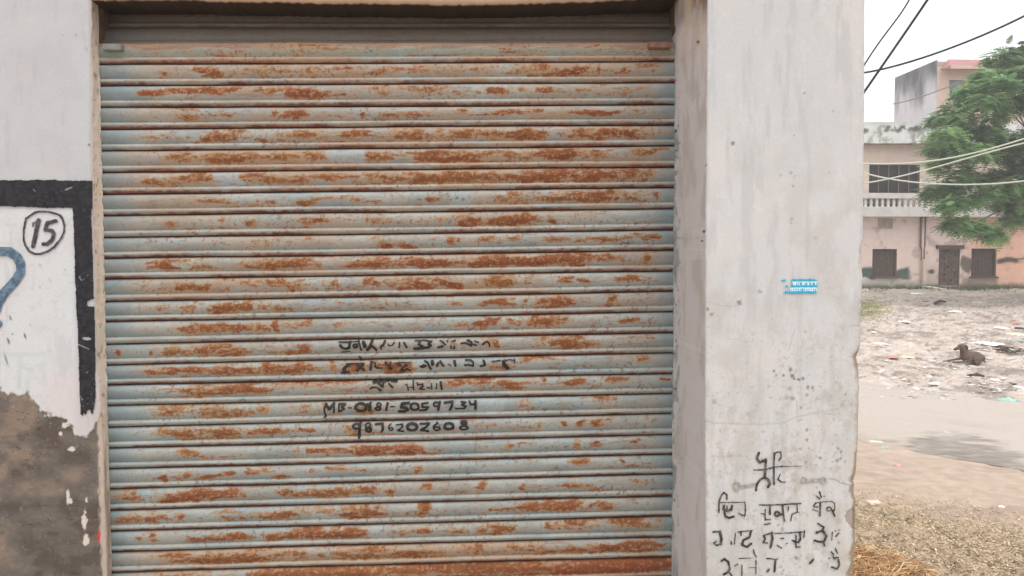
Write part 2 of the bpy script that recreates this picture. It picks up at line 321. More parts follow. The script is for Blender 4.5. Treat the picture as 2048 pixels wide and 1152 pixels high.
# rust patches of every slat, read off the photograph: (x from, x to, t centre, t half width, strength, tone 0 red-brown .. 1 ochre)
R = {
0: [(300, 360, .2, .12, .35, .3), (520, 700, .22, .15, .45, .2), (700, 900, .18, .1, .3, .3), (1290, 1335, .25, .2, .8, 0)],
1: [(318, 345, .45, .1, .9, .2), (390, 445, .45, .15, 1.1, .3), (455, 700, .4, .3, .42, .8), (612, 626, .3, .1, .9, 0), (660, 705, .3, .08, .8, .2), (740, 775, .45, .15, .6, .4), (775, 860, .3, .12, .75, .3), (830, 975, .3, .14, .5, .3), (1020, 1190, .4, .3, .68, .5), (1125, 1178, .42, .2, 1.1, .1), (1190, 1202, .4, .2, .9, .2), (1235, 1252, .4, .15, .8, .2), (1250, 1310, .2, .1, .7, .7)],
2: [(275, 330, .38, .07, 1.0, 0), (320, 470, .3, .1, 1.15, 0), (500, 560, .27, .1, .9, .7), (560, 600, .4, .2, .9, .4), (570, 665, .47, .14, 1.2, .05), (660, 705, .52, .05, .8, .2), (740, 775, .35, .25, .65, .5), (770, 895, .25, .12, .65, .3), (900, 945, .5, .1, .7, .4), (968, 1012, .33, .16, 1.1, .2), (1035, 1050, .3, .1, .7, .4), (1075, 1100, .3, .14, .9, .3), (1150, 1185, .32, .08, .7, .8), (1225, 1262, .28, .07, .8, .3), (1270, 1290, .28, .06, .8, .3)],
3: [(360, 405, .45, .12, .8, .9), (425, 475, .38, .08, .8, 0), (535, 570, .4, .14, .6, .4), (570, 618, .38, .14, 1.1, .1), (725, 735, .4, .1, 1.3, 0), (745, 880, .42, .09, .8, .2), (900, 932, .32, .08, 1.0, .5), (968, 1050, .4, .11, .95, 0), (1050, 1090, .28, .07, .8, .6), (1130, 1240, .36, .1, 1.15, .1), (1245, 1282, .33, .05, .6, .7)],
4: [(318, 345, .4, .1, .5, .2), (388, 485, .38, .26, .78, .6), (390, 480, .48, .1, 1.1, .3), (505, 560, .55, .08, .6, .4), (560, 665, .34, .15, .75, .7), (665, 748, .35, .12, 1.05, .4), (780, 880, .35, .22, .9, .5), (880, 1015, .42, .2, .95, .4), (1010, 1100, .42, .22, 1.0, .3), (1130, 1285, .35, .2, 1.05, .3), (1275, 1335, .28, .14, .6, .8)],
5: [(330, 395, .38, .18, .7, .7), (390, 540, .38, .18, 1.05, .5), (540, 605, .3, .2, .65, .8), (605, 656, .3, .18, .95, .4), (728, 800, .36, .2, 1.1, .3), (800, 995, .38, .2, 1.1, .25), (1000, 1045, .4, .2, .6, .7), (1042, 1180, .38, .22, 1.25, .1), (1180, 1215, .3, .15, .7, .4), (1240, 1320, .32, .22, .7, .8)],
6: [(288, 340, .55, .14, .85, .9), (320, 400, .45, .25, .9, .8), (370, 435, .3, .18, 1.1, .35), (480, 535, .2, .06, 1.0, .0), (500, 640, .38, .2, .78, .9), (625, 705, .26, .14, 1.1, .2), (722, 800, .38, .3, .72, .9), (790, 1000, .4, .22, 1.0, .6), (1000, 1275, .38, .24, 1.25, .2), (1265, 1310, .35, .3, .7, .9)],
7: [(400, 460, .36, .08, .75, .5), (490, 570, .55, .12, .55, .8), (598, 645, .45, .14, .8, .7), (695, 745, .33, .08, .6, .2), (860, 885, .36, .1, .8, .6), (1000, 1070, .4, .26, .65, .7), (1065, 1140, .5, .14, .95, .4), (1110, 1238, .36, .22, 1.15, .3), (1238, 1290, .35, .24, .6, .8), (1305, 1322, .35, .1, .9, 0)],
8: [(328, 366, .4, .14, .7, .4), (435, 455, .22, .1, .5, 0), (488, 525, .5, .14, .8, 1), (588, 668, .34, .12, 1.05, .1), (733, 765, .3, .2, .45, .2), (865, 895, .4, .12, .6, .3), (912, 962, .46, .17, 1.1, .4), (963, 1075, .42, .18, 1.1, .35), (1040, 1072, .4, .22, 1.0, .3), (1100, 1113, .42, .16, 1.0, .2)],
9: [(475, 555, .36, .18, .4, .2), (612, 630, .1, .1, .6, .3), (752, 790, .5, .2, .85, 0), (775, 850, .55, .15, .65, .1), (888, 918, .35, .16, .8, .5), (945, 995, .33, .14, .8, .4), (1000, 1042, .33, .1, .75, .7), (1072, 1130, .36, .13, .8, .2), (1135, 1265, .36, .14, .85, .5), (1278, 1312, .36, .1, .9, .1)],
10: [(297, 352, .36, .22, 1.1, .3), (355, 480, .55, .12, .55, .8), (480, 525, .5, .16, .9, .6), (480, 640, .35, .25, .6, .7), (520, 635, .4, .2, 1.1, .3), (680, 725, .5, .1, .8, .3), (705, 785, .34, .22, 1.0, .3), (780, 935, .46, .2, 1.1, .05), (930, 1200, .4, .24, 1.25, .15), (1190, 1275, .33, .12, .85, .5), (1288, 1306, .36, .2, .9, .6)],
11: [(285, 320, .1, .08, .5, .6), (335, 400, .38, .14, .85, .3), (375, 425, .36, .2, .9, .5), (440, 545, .24, .12, .7, .1), (540, 608, .34, .24, 1.05, .2), (575, 600, .5, .14, .9, .2), (640, 680, .3, .14, .5, .3), (722, 780, .3, .2, .9, .5), (785, 860, .42, .24, 1.1, .25), (870, 930, .45, .24, 1.15, .1), (955, 1055, .35, .24, .95, .7), (1110, 1150, .36, .14, 1.0, .4), (1158, 1192, .33, .1, 1.0, .3), (1215, 1290, .32, .1, .8, .6)],
12: [(362, 388, .4, .22, .8, .6), (420, 515, .38, .26, 1.05, .5), (522, 570, .38, .2, .85, .5), (670, 690, .3, .1, .4, .2), (890, 925, .4, .12, .9, .8), (968, 1038, .32, .15, 1.0, .1), (1046, 1056, .3, .1, .9, .2), (1078, 1172, .34, .2, 1.2, .15), (1212, 1242, .35, .2, .8, .6)],
13: [(352, 400, .4, .1, .8, .4), (355, 555, .36, .16, .9, .35), (548, 565, .3, .24, 1.3, .1), (565, 625, .22, .12, .65, .5), (895, 945, .35, .1, .5, .3), (950, 1000, .33, .2, 1.0, .15), (1010, 1038, .36, .12, 1.0, .1), (1050, 1155, .32, .18, .75, .4), (1060, 1075, .15, .15, .9, .1), (1248, 1278, .3, .08, .8, .4)],
14: [(225, 252, .4, .16, .7, 0), (298, 312, .4, .1, .8, .2), (322, 382, .4, .2, .85, .8), (378, 497, .36, .22, 1.05, .45), (530, 610, .55, .08, .7, .5), (600, 625, .24, .08, 1.2, 0), (600, 625, .5, .1, .8, .3), (980, 1000, .4, .2, .85, .7), (1055, 1100, .35, .2, .7, .4), (1106, 1168, .38, .24, 1.25, .3), (1165, 1202, .42, .16, 1.1, .4)],
15: [(285, 330, .4, .1, .8, .3), (320, 432, .32, .14, 1.1, .2), (420, 515, .4, .24, .8, .3), (508, 642, .38, .22, 1.1, .4), (525, 540, .22, .12, 1.2, 0), (655, 668, .3, .25, .8, .5), (690, 745, .4, .2, .7, .3), (745, 832, .42, .3, .85, .5), (975, 1030, .4, .24, .7, .5), (1025, 1115, .12, .12, .75, .2), (1266, 1294, .26, .09, 1.1, .2)],
16: [(345, 440, .4, .22, .75, .8), (430, 545, .3, .18, .95, .5), (432, 480, .42, .1, 1.1, .3), (530, 720, .1, .1, .8, .05), (560, 720, .06, .1, .8, .05), (895, 985, .18, .16, .9, .35), (993, 1050, .36, .2, 1.15, .4), (1072, 1092, .25, .18, .8, .3), (1128, 1172, .28, .12, .85, .3), (1205, 1252, .24, .1, .9, .3), (1312, 1340, .25, .06, 1.1, 0)],
17: [(285, 400, .3, .24, .55, .8), (400, 485, .42, .22, 1.0, .7), (485, 540, .4, .2, .6, .7), (603, 618, .35, .14, .9, .6), (640, 655, .2, .12, .6, .4), (700, 760, .5, .2, .65, .8), (1035, 1060, .3, .2, .3, .3), (1168, 1240, .14, .12, .6, .2)],
18: [(325, 480, .42, .26, .8, .85), (430, 485, .34, .18, .95, .4), (480, 585, .4, .18, .65, .4), (590, 645, .34, .1, .75, .3), (690, 720, .42, .2, .75, .9), (945, 1000, .36, .08, .8, .5), (1080, 1092, .36, .16, .8, .6), (1118, 1128, .36, .14, .9, .5), (1148, 1175, .32, .18, 1.0, .5), (1178, 1208, .34, .18, 1.1, .5)],
19: [(345, 405, .3, .22, .8, .9), (350, 395, .5, .08, .8, .8), (578, 650, .34, .14, .95, .5), (640, 715, .33, .1, .85, .5), (708, 775, .34, .22, 1.05, .3), (740, 865, .38, .28, 1.15, .1), (1008, 1028, .3, .2, .6, .7), (1148, 1170, .3, .24, .8, .6), (1183, 1200, .36, .12, 1.1, .2), (1252, 1275, .3, .1, .85, .4)],
20: [(318, 340, .5, .16, 1.0, .2), (362, 392, .36, .2, .8, .4), (408, 462, .44, .12, 1.0, .3), (488, 525, .3, .16, .75, .1), (510, 550, .14, .1, .8, .3), (545, 585, .55, .08, .9, .6), (620, 630, .3, .14, .7, .1), (645, 705, .2, .12, .75, .4), (700, 745, .4, .12, .5, .3), (823, 848, .4, .14, .9, .4), (1040, 1078, .2, .08, .5, .7), (1138, 1182, .28, .14, .8, .5), (1232, 1252, .28, .08, 1.0, .4)],
21: [(228, 290, .36, .26, .75, .7), (308, 345, .42, .2, .6, .8), (325, 485, .42, .22, 1.2, .2), (480, 500, .36, .1, .7, .3), (535, 610, .36, .18, .75, .4), (595, 700, .44, .2, 1.0, .7), (675, 775, .34, .2, 1.15, .45), (770, 790, .5, .14, .8, .7), (840, 860, .25, .12, .9, .4), (950, 970, .3, .2, .8, .6), (1038, 1050, .4, .14, 1.0, .3), (1105, 1178, .4, .1, .75, .5)],
22: [(228, 290, .4, .24, .7, .6), (283, 345, .38, .2, .9, .0), (345, 372, .4, .2, .8, .1), (430, 470, .46, .14, .75, .6), (478, 502, .46, .1, .8, .6), (505, 625, .34, .16, .8, .4), (678, 770, .38, .24, 1.15, .35), (690, 760, .2, .16, .9, .2), (832, 857, .35, .5, .95, .4), (970, 1030, .38, .06, .95, .2), (1025, 1178, .32, .2, 1.1, .45), (1182, 1230, .34, .14, 1.05, .4), (1230, 1268, .22, .06, .8, .4)],
23: [(283, 320, .34, .2, .75, 1), (355, 435, .46, .1, .95, 0), (420, 510, .44, .16, 1.15, .2), (528, 620, .44, .18, 1.0, .4), (590, 745, .32, .26, 1.15, .15), (800, 818, .44, .1, .8, .1), (830, 858, .34, .12, 1.0, .5), (890, 955, .34, .2, .5, .7), (965, 1048, .36, .18, 1.0, .5), (1085, 1105, .32, .18, .9, .6), (1100, 1200, .24, .24, .7, .5), (1195, 1315, .18, .22, .75, .45)],
24: [(300, 330, .2, .14, .6, .6), (328, 545, .42, .28, .95, .55), (370, 545, .55, .14, 1.15, .3), (540, 620, .36, .22, .8, .5), (640, 735, .46, .24, .95, .6), (700, 790, .36, .28, .95, .45), (780, 900, .5, .22, .85, .4), (940, 965, .3, .3, .75, .5), (1000, 1110, .3, .26, .6, .7), (1085, 1200, .56, .16, 1.2, .2), (1180, 1335, .42, .22, 1.1, .3)],
25: [(228, 500, .3, .3, .4, .6), (495, 780, .3, .35, 1.05, .4), (775, 1120, .22, .26, 1.05, .4), (1100, 1345, .4, .5, 1.3, .1), (780, 1100, .8, .2, 1.0, .3)],
}
CLEAN = {5: [(656, 727)], 6: [(430, 480)], 7: [(900, 945)], 19: [(600, 612)], 17: [(955, 1010)], 21: [(289, 305)], 23: [(740, 775)], 22: [(625, 676)]}
DUST = {0: .75, 1: .5, 2: .4, 3: .42, 4: .55, 5: .6, 6: .62, 7: .4, 8: .38, 9: .36, 10: .5, 11: .42, 12: .3, 13: .3, 14: .28, 15: .35, 16: .34, 17: .26, 18: .26, 19: .22, 20: .2, 21: .32, 22: .24, 23: .28, 24: .5, 25: .6}

def shutter_color(i, X, T, px):
    """albedo and rustiness of the painted metal at pixel column px, slat coordinate T"""
    s = i*11
    nz = fbm(px/70, T*1.5+i*9, 200+s, 4)
    lowf = min(1., max(0., (i-9)/7.)); blue = lin(137-3*lowf, 154, 158, .95); grey = lin(175-7*lowf, 178-2*lowf, 173, .95)
    c = mix(np.broadcast_to(grey, X.shape+(3,)), blue, np.clip(.55*sst(.35, .7, nz) + .55*sst(.45, .68, T)*(T < .69), 0, 1))  # random blue tone, plus painted shade low on each slat
    c = mix(c, lin(128, 150, 158, .9), .75*np.maximum(sst(300, 225, px), sst(1296, 1340, px))*(T < .69))
    # warm dust film
    dw = DUST.get(i, .3)*1.05
    dn = sst(.30, .72, .55*fbm(px/160, T*.8+i*5, 300+s, 4) + .45*fbm(px/24, T*5, 310+s, 4))
    endf = sst(215, 330, px)*sst(1345, 1290, px)
    film = np.clip(dw*dn*1.9*(.3+.7*endf), 0, .92)
    film = np.where(T > .69, np.clip(film*.95 + .06, 0, .9), film)
    c = mix(c, mix(np.broadcast_to(lin(170, 152, 132, .92), X.shape+(3,)), lin(178, 146, 120, .95), np.full(X.shape, min(1., max(0., (dw-.35)*2.6)))), film)
    if i == 0:
        edge = .28 + .16*(fbm(px/60, px*0, 333, 4)-.5)*2
        c = mix(c, lin(150, 122, 104, .9), sst(edge+.07, edge-.05, T)*.85)
        c = mix(c, lin(150, 172, 162, .9), sst(edge, edge+.08, T)*(T < .69)*.55)
    # listed rust patches broken up by streaky noise
    st = fbm(px/34, T*6+i*13, 400+s, 5, .6); st = np.clip((st-.28)/.44, 0, 1)
    fine = fbm(px/9, T*7+i*7, 420+s, 4, .6); sp = fbm(px/4.2, T*11, 430+s, 2, .6)
    Mk = np.zeros(X.shape); tone = np.zeros(X.shape); tw = np.full(X.shape, 1e-4)
    warp = (fbm(px/45, T*0+i, 440+s, 4)-.5); warp2 = (fbm(px/20, T*6+i, 445+s, 4)-.5)
    for (a, b, tc, th, k, tn) in R.get(i, []):
        e = min(55., (b-a)*.45)
        pw = px + warp*26 + warp2*70*min(1., (b-a)/70.) + (T-tc)*70*(((i*7+a) % 11)/5.5-1)*min(1., (b-a)/60.)
        w = sst(a-e*.55, a+e*.9, pw)*sst(b+e*.55, b-e*.9, pw)
        tc2 = tc + warp*.22 + warp2*.12
        thv = th*(.45+1.15*fbm(px/30, px*0+i*3.1, 447+s, 3))
        w = w*sst(thv*1.9+.05, thv*.15, np.abs(T-tc2))*k
        Mk = np.maximum(Mk, w); tone += w*tn; tw += w
    tone = tone/tw
    for (a, b) in CLEAN.get(i, []):
        cl = sst(a-6, a+5, px+warp2*10)*sst(b+6, b-5, px+warp2*10)*(T < .69)
        c = mix(c, lin(168, 180, 184, .95), cl*.6); Mk = Mk*(1-cl)
    bgm = sst(.50, .74, fbm(px/75, T*4.5+i*5, 460+s, 5, .6))*endf*(.42+.4*dw)*(T < .69)
    Mk = np.maximum(Mk*1.12, bgm*.8)
    v = Mk*(.46 + .95*st) + (fine-.5)*.55*np.minimum(1, Mk*2.2)
    halo = sst(.12, .46, v + (sp-.5)*.5)*(T < .72)
    och = sst(.34, .64, v + (sp-.5)*.75)*(T < .72)
    rust = sst(.52, .86, v + (fbm(px/14, T*10+i, 450+s, 4, .65)-.5)*1.0 + (sp-.5)*.65 - .04)*(T < .72)
    # stray flecks, gathered in loose patches
    clus = sst(.45, .68, fbm(px/80, T*1.2+i*3, 510+s, 3))
    fl = sst(.66, .74, fbm(px/8, T*7+i*3, 500+s, 3, .6))*clus*endf*(T < .70)
    och = np.maximum(och, fl*.8)
    fl2 = sst(.66, .76, fbm(px/4.6, T*10+i*3, 520+s, 2, .6))*(.3+.7*endf)*(.4+.6*clus)
    # rust along the lower edge of the rolled lip, in long runs
    run = fbm(px/120, px*0+i*3.3, 600+s, 4)
    lipn = fbm(px/11, T*8, 610+s, 4, .6)
    w0 = .3 + .7*sst(.30, .56, run)
    lipr = sst(.0, .14, T-(.955-.15*w0-.16*(lipn-.45)))*(.45+.55*w0)
    lipr = np.where(T > .69, lipr, 0)
    seam = np.maximum(sst(.945, .965, T), sst(.03, .01, T))
    ochre = lin(160, 116, 74, .95); orange = lin(160, 102, 66, .95); red = lin(138, 78, 50, .95); dark = lin(104, 58, 38, .9)
    c = mix(c, lin(176, 150, 118, .95), halo*.70)
    oc = mix(np.broadcast_to(orange, X.shape+(3,)), ochre, np.clip(tone*1.1+(fine-.5)*.8, 0, 1))
    c = mix(c, oc, och*(.55+.5*fine))
    scr = sst(.62, .72, fbm(px/26, T*15+i*4, 470+s, 4, .6))*sst(.40, .62, fbm(px/110, T*2+i*2, 475+s, 3))*endf*(T < .69)
    c = mix(c, lin(140, 106, 78, .95), scr*.55)
    rc = mix(np.broadcast_to(red, X.shape+(3,)), lin(138, 90, 50, .95), np.clip(tone*1.2+(fine-.5)*.6, 0, 1))
    rc = mix(rc, dark, sst(.5, .72, fbm(px/20, T*8, 620+s, 4))*.55)
    rc = rc*(.62+.76*sp)[..., None]
    c = mix(c, rc, rust*.88)
    c = mix(c, lin(196, 164, 128, .95), och*sst(.60, .74, fbm(px/5, T*12, 640+s, 3, .6))*.6)
    c = mix(c, lin(118, 84, 66), fl2*.7)
    c = mix(c, mix(np.broadcast_to(lin(142, 88, 68, .95), X.shape+(3,)), lin(112, 70, 56, .9), sst(.4, .65, fbm(px/40, T*3, 615+s, 3))), np.clip(lipr*(.65+.5*lipn), 0, .95))
    c = mix(c, lin(78, 48, 38, .9), seam*.85)
    dr = sst(.80, .86, fbm(px/5.5, T*.6+i*2, 650+s, 3))*sst(.5, .66, fbm(px/60, T*0+i, 655+s, 2))*endf*(T < .69)
    c = mix(c, lin(150, 104, 74, .95), dr*.55)
    if i == 25: c = mix(c, lin(150, 84, 54, .9), .3*sst(700, 1200, px)*np.ones(X.shape))
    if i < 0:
        c = mix(c, lin(104, 90, 78, .9), np.full(X.shape, .78))  # top slats: shade under the lintel painted into their colour
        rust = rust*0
    return c*(.86*(.93+.14*fbm(px/5, T*9, 630+s, 2)))[..., None], np.clip(rust + lipr*.8 + halo*.4, 0, 1)

shop = empty('shop_building', (0.8, 2.63, 0)); tag(shop, 'whitewashed shop front with a deep pillar beside its shutter', 'shop')
shutter = empty('roller_shutter', ((X0+X1)/2, YS, 0))
tag(shutter, 'closed roller shutter of pale blue slats streaked with rust', 'roller shutter')
SM = material('rusted_paint', attr=True, rough=.5, var=.05, scale=260, bump=.12, bscale=420, spec=.35, rust_rough=True)
TT = np.concatenate([[0, .015, .035], np.linspace(.06, .675, 19), [.69, .71, .74, .77, .80, .83, .86, .885, .905, .925, .94, .957, .975, .99]])
xcol = np.arange(X0-.012, X1+.03, .0021)
rowsV, rowsC = [], []
for i in range(-3, LAST):
    tt = TT if i < 26 else TT[::3]
    Xg, Tg = np.meshgrid(xcol, tt)
    za = seam_z(i, xcol); zb = seam_z(i+1, xcol)
    Zg = za[None, :]*(1-Tg) + zb[None, :]*Tg
    Yg = YS - prof(Tg) + .002*(fbm(Xg*1.7, Tg*0+i*2.1, 111, 3)-.5)
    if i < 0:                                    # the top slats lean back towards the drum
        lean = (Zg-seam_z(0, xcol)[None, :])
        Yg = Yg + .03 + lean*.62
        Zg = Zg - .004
    Pg = np.stack([Xg, Yg, Zg], -1)
    px, py = proj(np.stack([Xg, np.full_like(Xg, YS), Zg], -1))
    c, r = shutter_color(i, Xg, Tg, px)
    rowsV.append(Pg); rowsC.append(np.concatenate([c, r[..., None]], -1))
V = np.concatenate(rowsV, 0); C4 = np.concatenate(rowsC, 0)
me = np_mesh('curtain', V, grid_faces(V.shape[0], V.shape[1], flip=True), C4)
curtain = link('curtain', me, SM, shutter)
railM = material('rusty_steel', lin(104, 82, 70), rough=.8, var=.3, scale=30, bump=.2, bscale=120)
ztop, zbot = 2.62, 0.0
b = MB().box(X0-.030, X0-.013, YS-.008, YS+.34, zbot, ztop); b.build('guide_rail', railM, shutter, bevel=.002)
b = MB().box(X1+.004, X1+.030, YS-.006, YS+.34, zbot, ztop); b.build('guide_rail', railM, shutter, bevel=.002)
tabM = material('tab_metal', lin(126, 128, 124), rough=.7, var=.2, scale=60); tabR = material('tab_rust', lin(132, 98, 84), rough=.85, var=.3, scale=60)
a = P(205, 87, YS-.03); c_ = P(243, 101, YS-.03)
MB().box(a[0], c_[0], YS-.032, YS-.006, c_[2], a[2]).build('stop_bracket', tabM, shutter, bevel=.003)
a = P(1297, 84, YS-.03); c_ = P(1342, 97, YS-.03)
tag(MB().box(a[0], c_[0], YS-.034, YS-.006, c_[2], a[2]).build('stop_bracket', tabR, shutter, bevel=.003), 'rusty stop bracket')

# ---- left wall
def wl_edge(py): return np.interp(py, [-200, 0, 90, 360, 600, 720, 830, 900, 1000, 1152, 1400], [180, 181, 182, 184, 190, 193, 203, 207, 209, 214, 222])
zt, zb = 3.3, -.2
zv = np.concatenate([np.linspace(zt, P(100, -30, YW)[2], 8)[:-1], np.linspace(P(100, -30, YW)[2], P(100, 1180, YW)[2], 800), np.linspace(P(100, 1180, YW)[2], zb, 8)[1:]])
pyv = proj(np.stack([np.full_like(zv, -1.3), np.full_like(zv, YW), zv], -1))[1]
ex = P(wl_edge(pyv), pyv, YW)[:, 0] + .006*(fbm(zv*9, zv*0, 121, 4)-.5) + .004*(fbm(zv*40, zv*0, 122, 3)-.5)
xl = np.concatenate([[-6, -4, -3, -2.4, -2.0], np.linspace(-1.85, -1.0, 2)[:1]])
u = np.concatenate([np.array([-6, -4.2, -3, -2.3, -1.95]), np.linspace(-1.80, -1.36, 180)])
dist = (ex[:, None]) + (u[None, :]-u[-1])
Xw = dist; Zw = np.broadcast_to(zv[:, None], Xw.shape); Yw = np.full(Xw.shape, YW)
wpx, wpy = proj(np.stack([Xw, Yw, Zw], -1))
BX = [-900, 0, 20, 55, 68, 76, 90, 100, 122, 140, 152, 165, 172, 182, 190, 200, 300]
BY = [778, 778, 786, 784, 798, 816, 828, 833, 838, 852, 868, 870, 874, 868, 850, 830, 815]
bnd = np.interp(wpx, BX, BY) + (fbm(wpx/14, wpy/14, 131, 4)-.5)*34 + (fbm(wpx/4, wpy/4, 132, 3)-.5)*12
cem = sst(-3.5, 3.5, wpy-bnd)
white = np.broadcast_to(lin(198, 200, 203, .86), Xw.shape+(3,)).copy()
white = mix(white, lin(192, 192, 196, .86), sst(.4, .7, fbm(wpx/60, wpy/60, 133, 4))*.55)
white = mix(white, lin(210, 213, 214), sst(410, 425, wpy)*sst(160, 140, wpx)*.6)
white = mix(white, lin(204, 190, 192), sst(700, 780, wpy)*sst(50, 110, wpx)*.5)
white = mix(white, lin(208, 200, 198, .88), sst(.5, .7, fbm(wpx/40, wpy/50, 235, 4))*.2)
white = mix(white, lin(180, 182, 182, .86), sst(.56, .74, fbm(wpx/14, wpy/70, 236, 5, .6))*.3)
smg = sst(.64, .72, fbm(wpx/16, wpy/9, 134, 4))
white = mix(white, lin(184, 186, 184), smg*.4)
for (mx_, my_, ln, k) in [(21, 636, 10, .8), (25, 668, 5, .6), (50, 672, 12, .9), (17, 682, 14, .9), (12, 718, 26, .7), (80, 530, 5, .4), (80, 575, 6, .3), (130, 540, 6, .3), (60, 650, 6, .3), (100, 560, 10, .25), (178, 290, 6, .9), (152, 70, 6, .35), (125, 70, 5, .25), (172, 97, 10, .3)]:
    d = np.hypot((wpx-mx_ - (wpy-my_)*.3)/2.6, (wpy-my_)/(ln*.6)); white = mix(white, lin(90, 92, 92), sst(1.2, .4, d)*k)
for (xa, ya, xb, yb) in [(0, 710, 88, 708), (40, 715, 40, 775), (85, 735, 90, 770), (55, 740, 85, 728)]:
    t = np.clip(((wpx-xa)*(xb-xa)+(wpy-ya)*(yb-ya))/((xb-xa)**2+(yb-ya)**2), 0, 1)
    d = np.hypot(wpx-xa-t*(xb-xa), wpy-ya-t*(yb-ya)); white = mix(white, lin(176, 192, 182), sst(7, 1, d)*.4)
cc = np.broadcast_to(lin(118, 110, 103, .78), Xw.shape+(3,)).copy()
cn = fbm(wpx/50, wpy/35, 141, 5)
cc = mix(cc, lin(150, 132, 116, .85), sst(.5, .75, cn)*.7)
cc = mix(cc, lin(94, 84, 76, .82), sst(.5, .3, cn)*.8)
cc = mix(cc, lin(146, 128, 116, .85), sst(.55, .75, fbm(wpx/30, wpy/18, 142, 4))*sst(140, 60, wpx)*sst(1010, 930, wpy)*.6)
crk = sst(.018, .0, np.abs(fbm(wpx/38, wpy/16, 143, 4)-.5))*sst(.5, .6, fbm(wpx/60, wpy/60, 144, 2))
cc = mix(cc, lin(62, 52, 46), crk*.7)
cc = mix(cc, lin(196, 184, 172), sst(.73, .79, fbm(wpx/5, wpy/5, 145, 3) + .08*sst(60, 10, wpy-bnd))*.15)
for (mx_, my_, rx_, ry_) in [(168, 1042, 6, 20), (171, 1080, 6, 12), (135, 993, 3, 15), (143, 898, 7, 5), (172, 1000, 2.5, 5), (140, 1003, 4, 6), (200, 905, 2, 6), (120, 868, 5, 4), (130, 850, 9, 5)]:
    d = np.hypot((wpx-mx_)/rx_, (wpy-my_)/ry_) + (fbm(wpx/5, wpy/5, 146, 3)-.5)*1.1; cc = mix(cc, lin(206, 196, 186), sst(1.1, .8, d))
d = np.hypot((wpx-198)/5, (wpy-1072)/13) + (fbm(wpx/4, wpy/4, 147, 2)-.5)*.8; cc = mix(cc, lin(186, 66, 60), sst(1.1, .8, d)*.9)
wc_ = mix(white, cc, cem)
# bare beige plaster creeping round the arris
wc_ = mix(wc_, lin(196, 182, 168, .9), sst(9, 2, (wl_edge(wpy)-wpx) + (fbm(wpx/5, wpy/12, 148, 4)-.45)*9 - 6*sst(800, 860, wpy))*(.35+.5*sst(780, 860, wpy)))
Yw = Yw + .0025*cem - .004*(fbm(wpx/22, wpy/16, 151, 4)-.5)*cem - .0016*(fbm(wpx/70, wpy/70, 152, 3)-.5)
Yw = Yw + .006*sst(5, 0, wl_edge(wpy)-wpx)**2
PM = material('whitewash', attr=True, rough=.9, var=.035, scale=120, bump=.10, bscale=160, spec=.15)
me = np_mesh('wall', np.stack([Xw, Yw, Zw], -1), grid_faces(*Xw.shape, flip=True), wc_)
wall = link('wall', me, PM, shop); tag(wall, 'white front wall over bare grey cement')

# ---- left reveal (jamb)
nd = 16
td = np.linspace(0, 1, nd)
jx = ex[:, None] + (X0-.006-ex)[:, None]*(td[None, :]**1.3)
jy = (YW+.0055) + (YS-.012-YW)*td[None, :]**.9
jx = jx + .004*(fbm(zv[:, None]*14, td[None, :]*2, 161, 4)-.5)*sst(0, .2, td)[None, :]
jz = np.broadcast_to(zv[:, None], jx.shape); jy = np.broadcast_to(jy, jx.shape)
jpx, jpy = proj(np.stack([jx, jy, jz], -1))
jc = np.broadcast_to(lin(222, 206, 188, .94), jx.shape+(3,)).copy()
jc = mix(jc, lin(230, 218, 206, .95), sst(.45, .7, fbm(jpx/8, jpy/40, 162, 4))*.7)
jc = mix(jc, lin(146, 126, 108, .9), sst(820, 960, jpy)*sst(.35, .6, fbm(jpx/6, jpy/50, 163, 4))*.65)
jc = mix(jc, lin(150, 138, 126), sst(110, 20, jpy)*.5)
jc = mix(jc, lin(132, 110, 92), sst(.66, .74, fbm(jpx/4, jpy/10, 164, 3))*.6)
d = np.hypot((jpx-201)/5, (jpy-1072)/12); jc = mix(jc, lin(190, 70, 64), sst(1.2, .8, d)*.8)
me = np_mesh('jamb', np.stack([jx, jy, jz], -1), grid_faces(*jx.shape, flip=True), jc)
link('jamb', me, PM, shop)

# ---- lintel with its ragged plaster edge
lx = np.linspace(X0-.03, X1+.03, 700)
lpx = proj(np.stack([lx, np.full_like(lx, YW), np.full_like(lx, 2.48)], -1))[0]
ley = np.interp(lpx, [150, 210, 330, 380, 420, 480, 560, 640, 760, 900, 1000, 1050, 1100, 1160, 1230, 1290, 1350, 1420], [4, 4, 3, 3, 6, 7, 8, 10, 11, 13, 12.5, 11, 9, 8, 4, 1, -3, -4]) - 4 + (fbm(lpx/9, lpx*0, 171, 4)-.5)*4
lez = P(lpx, ley, YW)[:, 2]
lrow = []
for (yy, zz, fr) in [(YW+.004, 3.3, 0), (YW, 2.62, 0), (YW, None, .05), (YW+.001, None, .012), (YW+.006, None, .003), (YW+.016, None, 0), (YW+.05, None, .001), (YW+.35, None, .0)]:
    z = np.full_like(lx, zz) if zz is not None else lez + fr
    lrow.append(np.stack([lx, np.full_like(lx, yy) + .004*(fbm(lx*12, lx*0+fr*50, 172, 3)-.5), z], -1))
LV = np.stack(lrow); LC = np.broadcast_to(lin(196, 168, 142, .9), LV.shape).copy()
LC[5:] = lin(74, 61, 50, .8)  # underside coloured dark, its shade put into the plaster colour
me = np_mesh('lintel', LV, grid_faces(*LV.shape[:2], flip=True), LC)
tag(link('lintel', me, PM, shop), 'beige lintel with a crumbling lower edge')

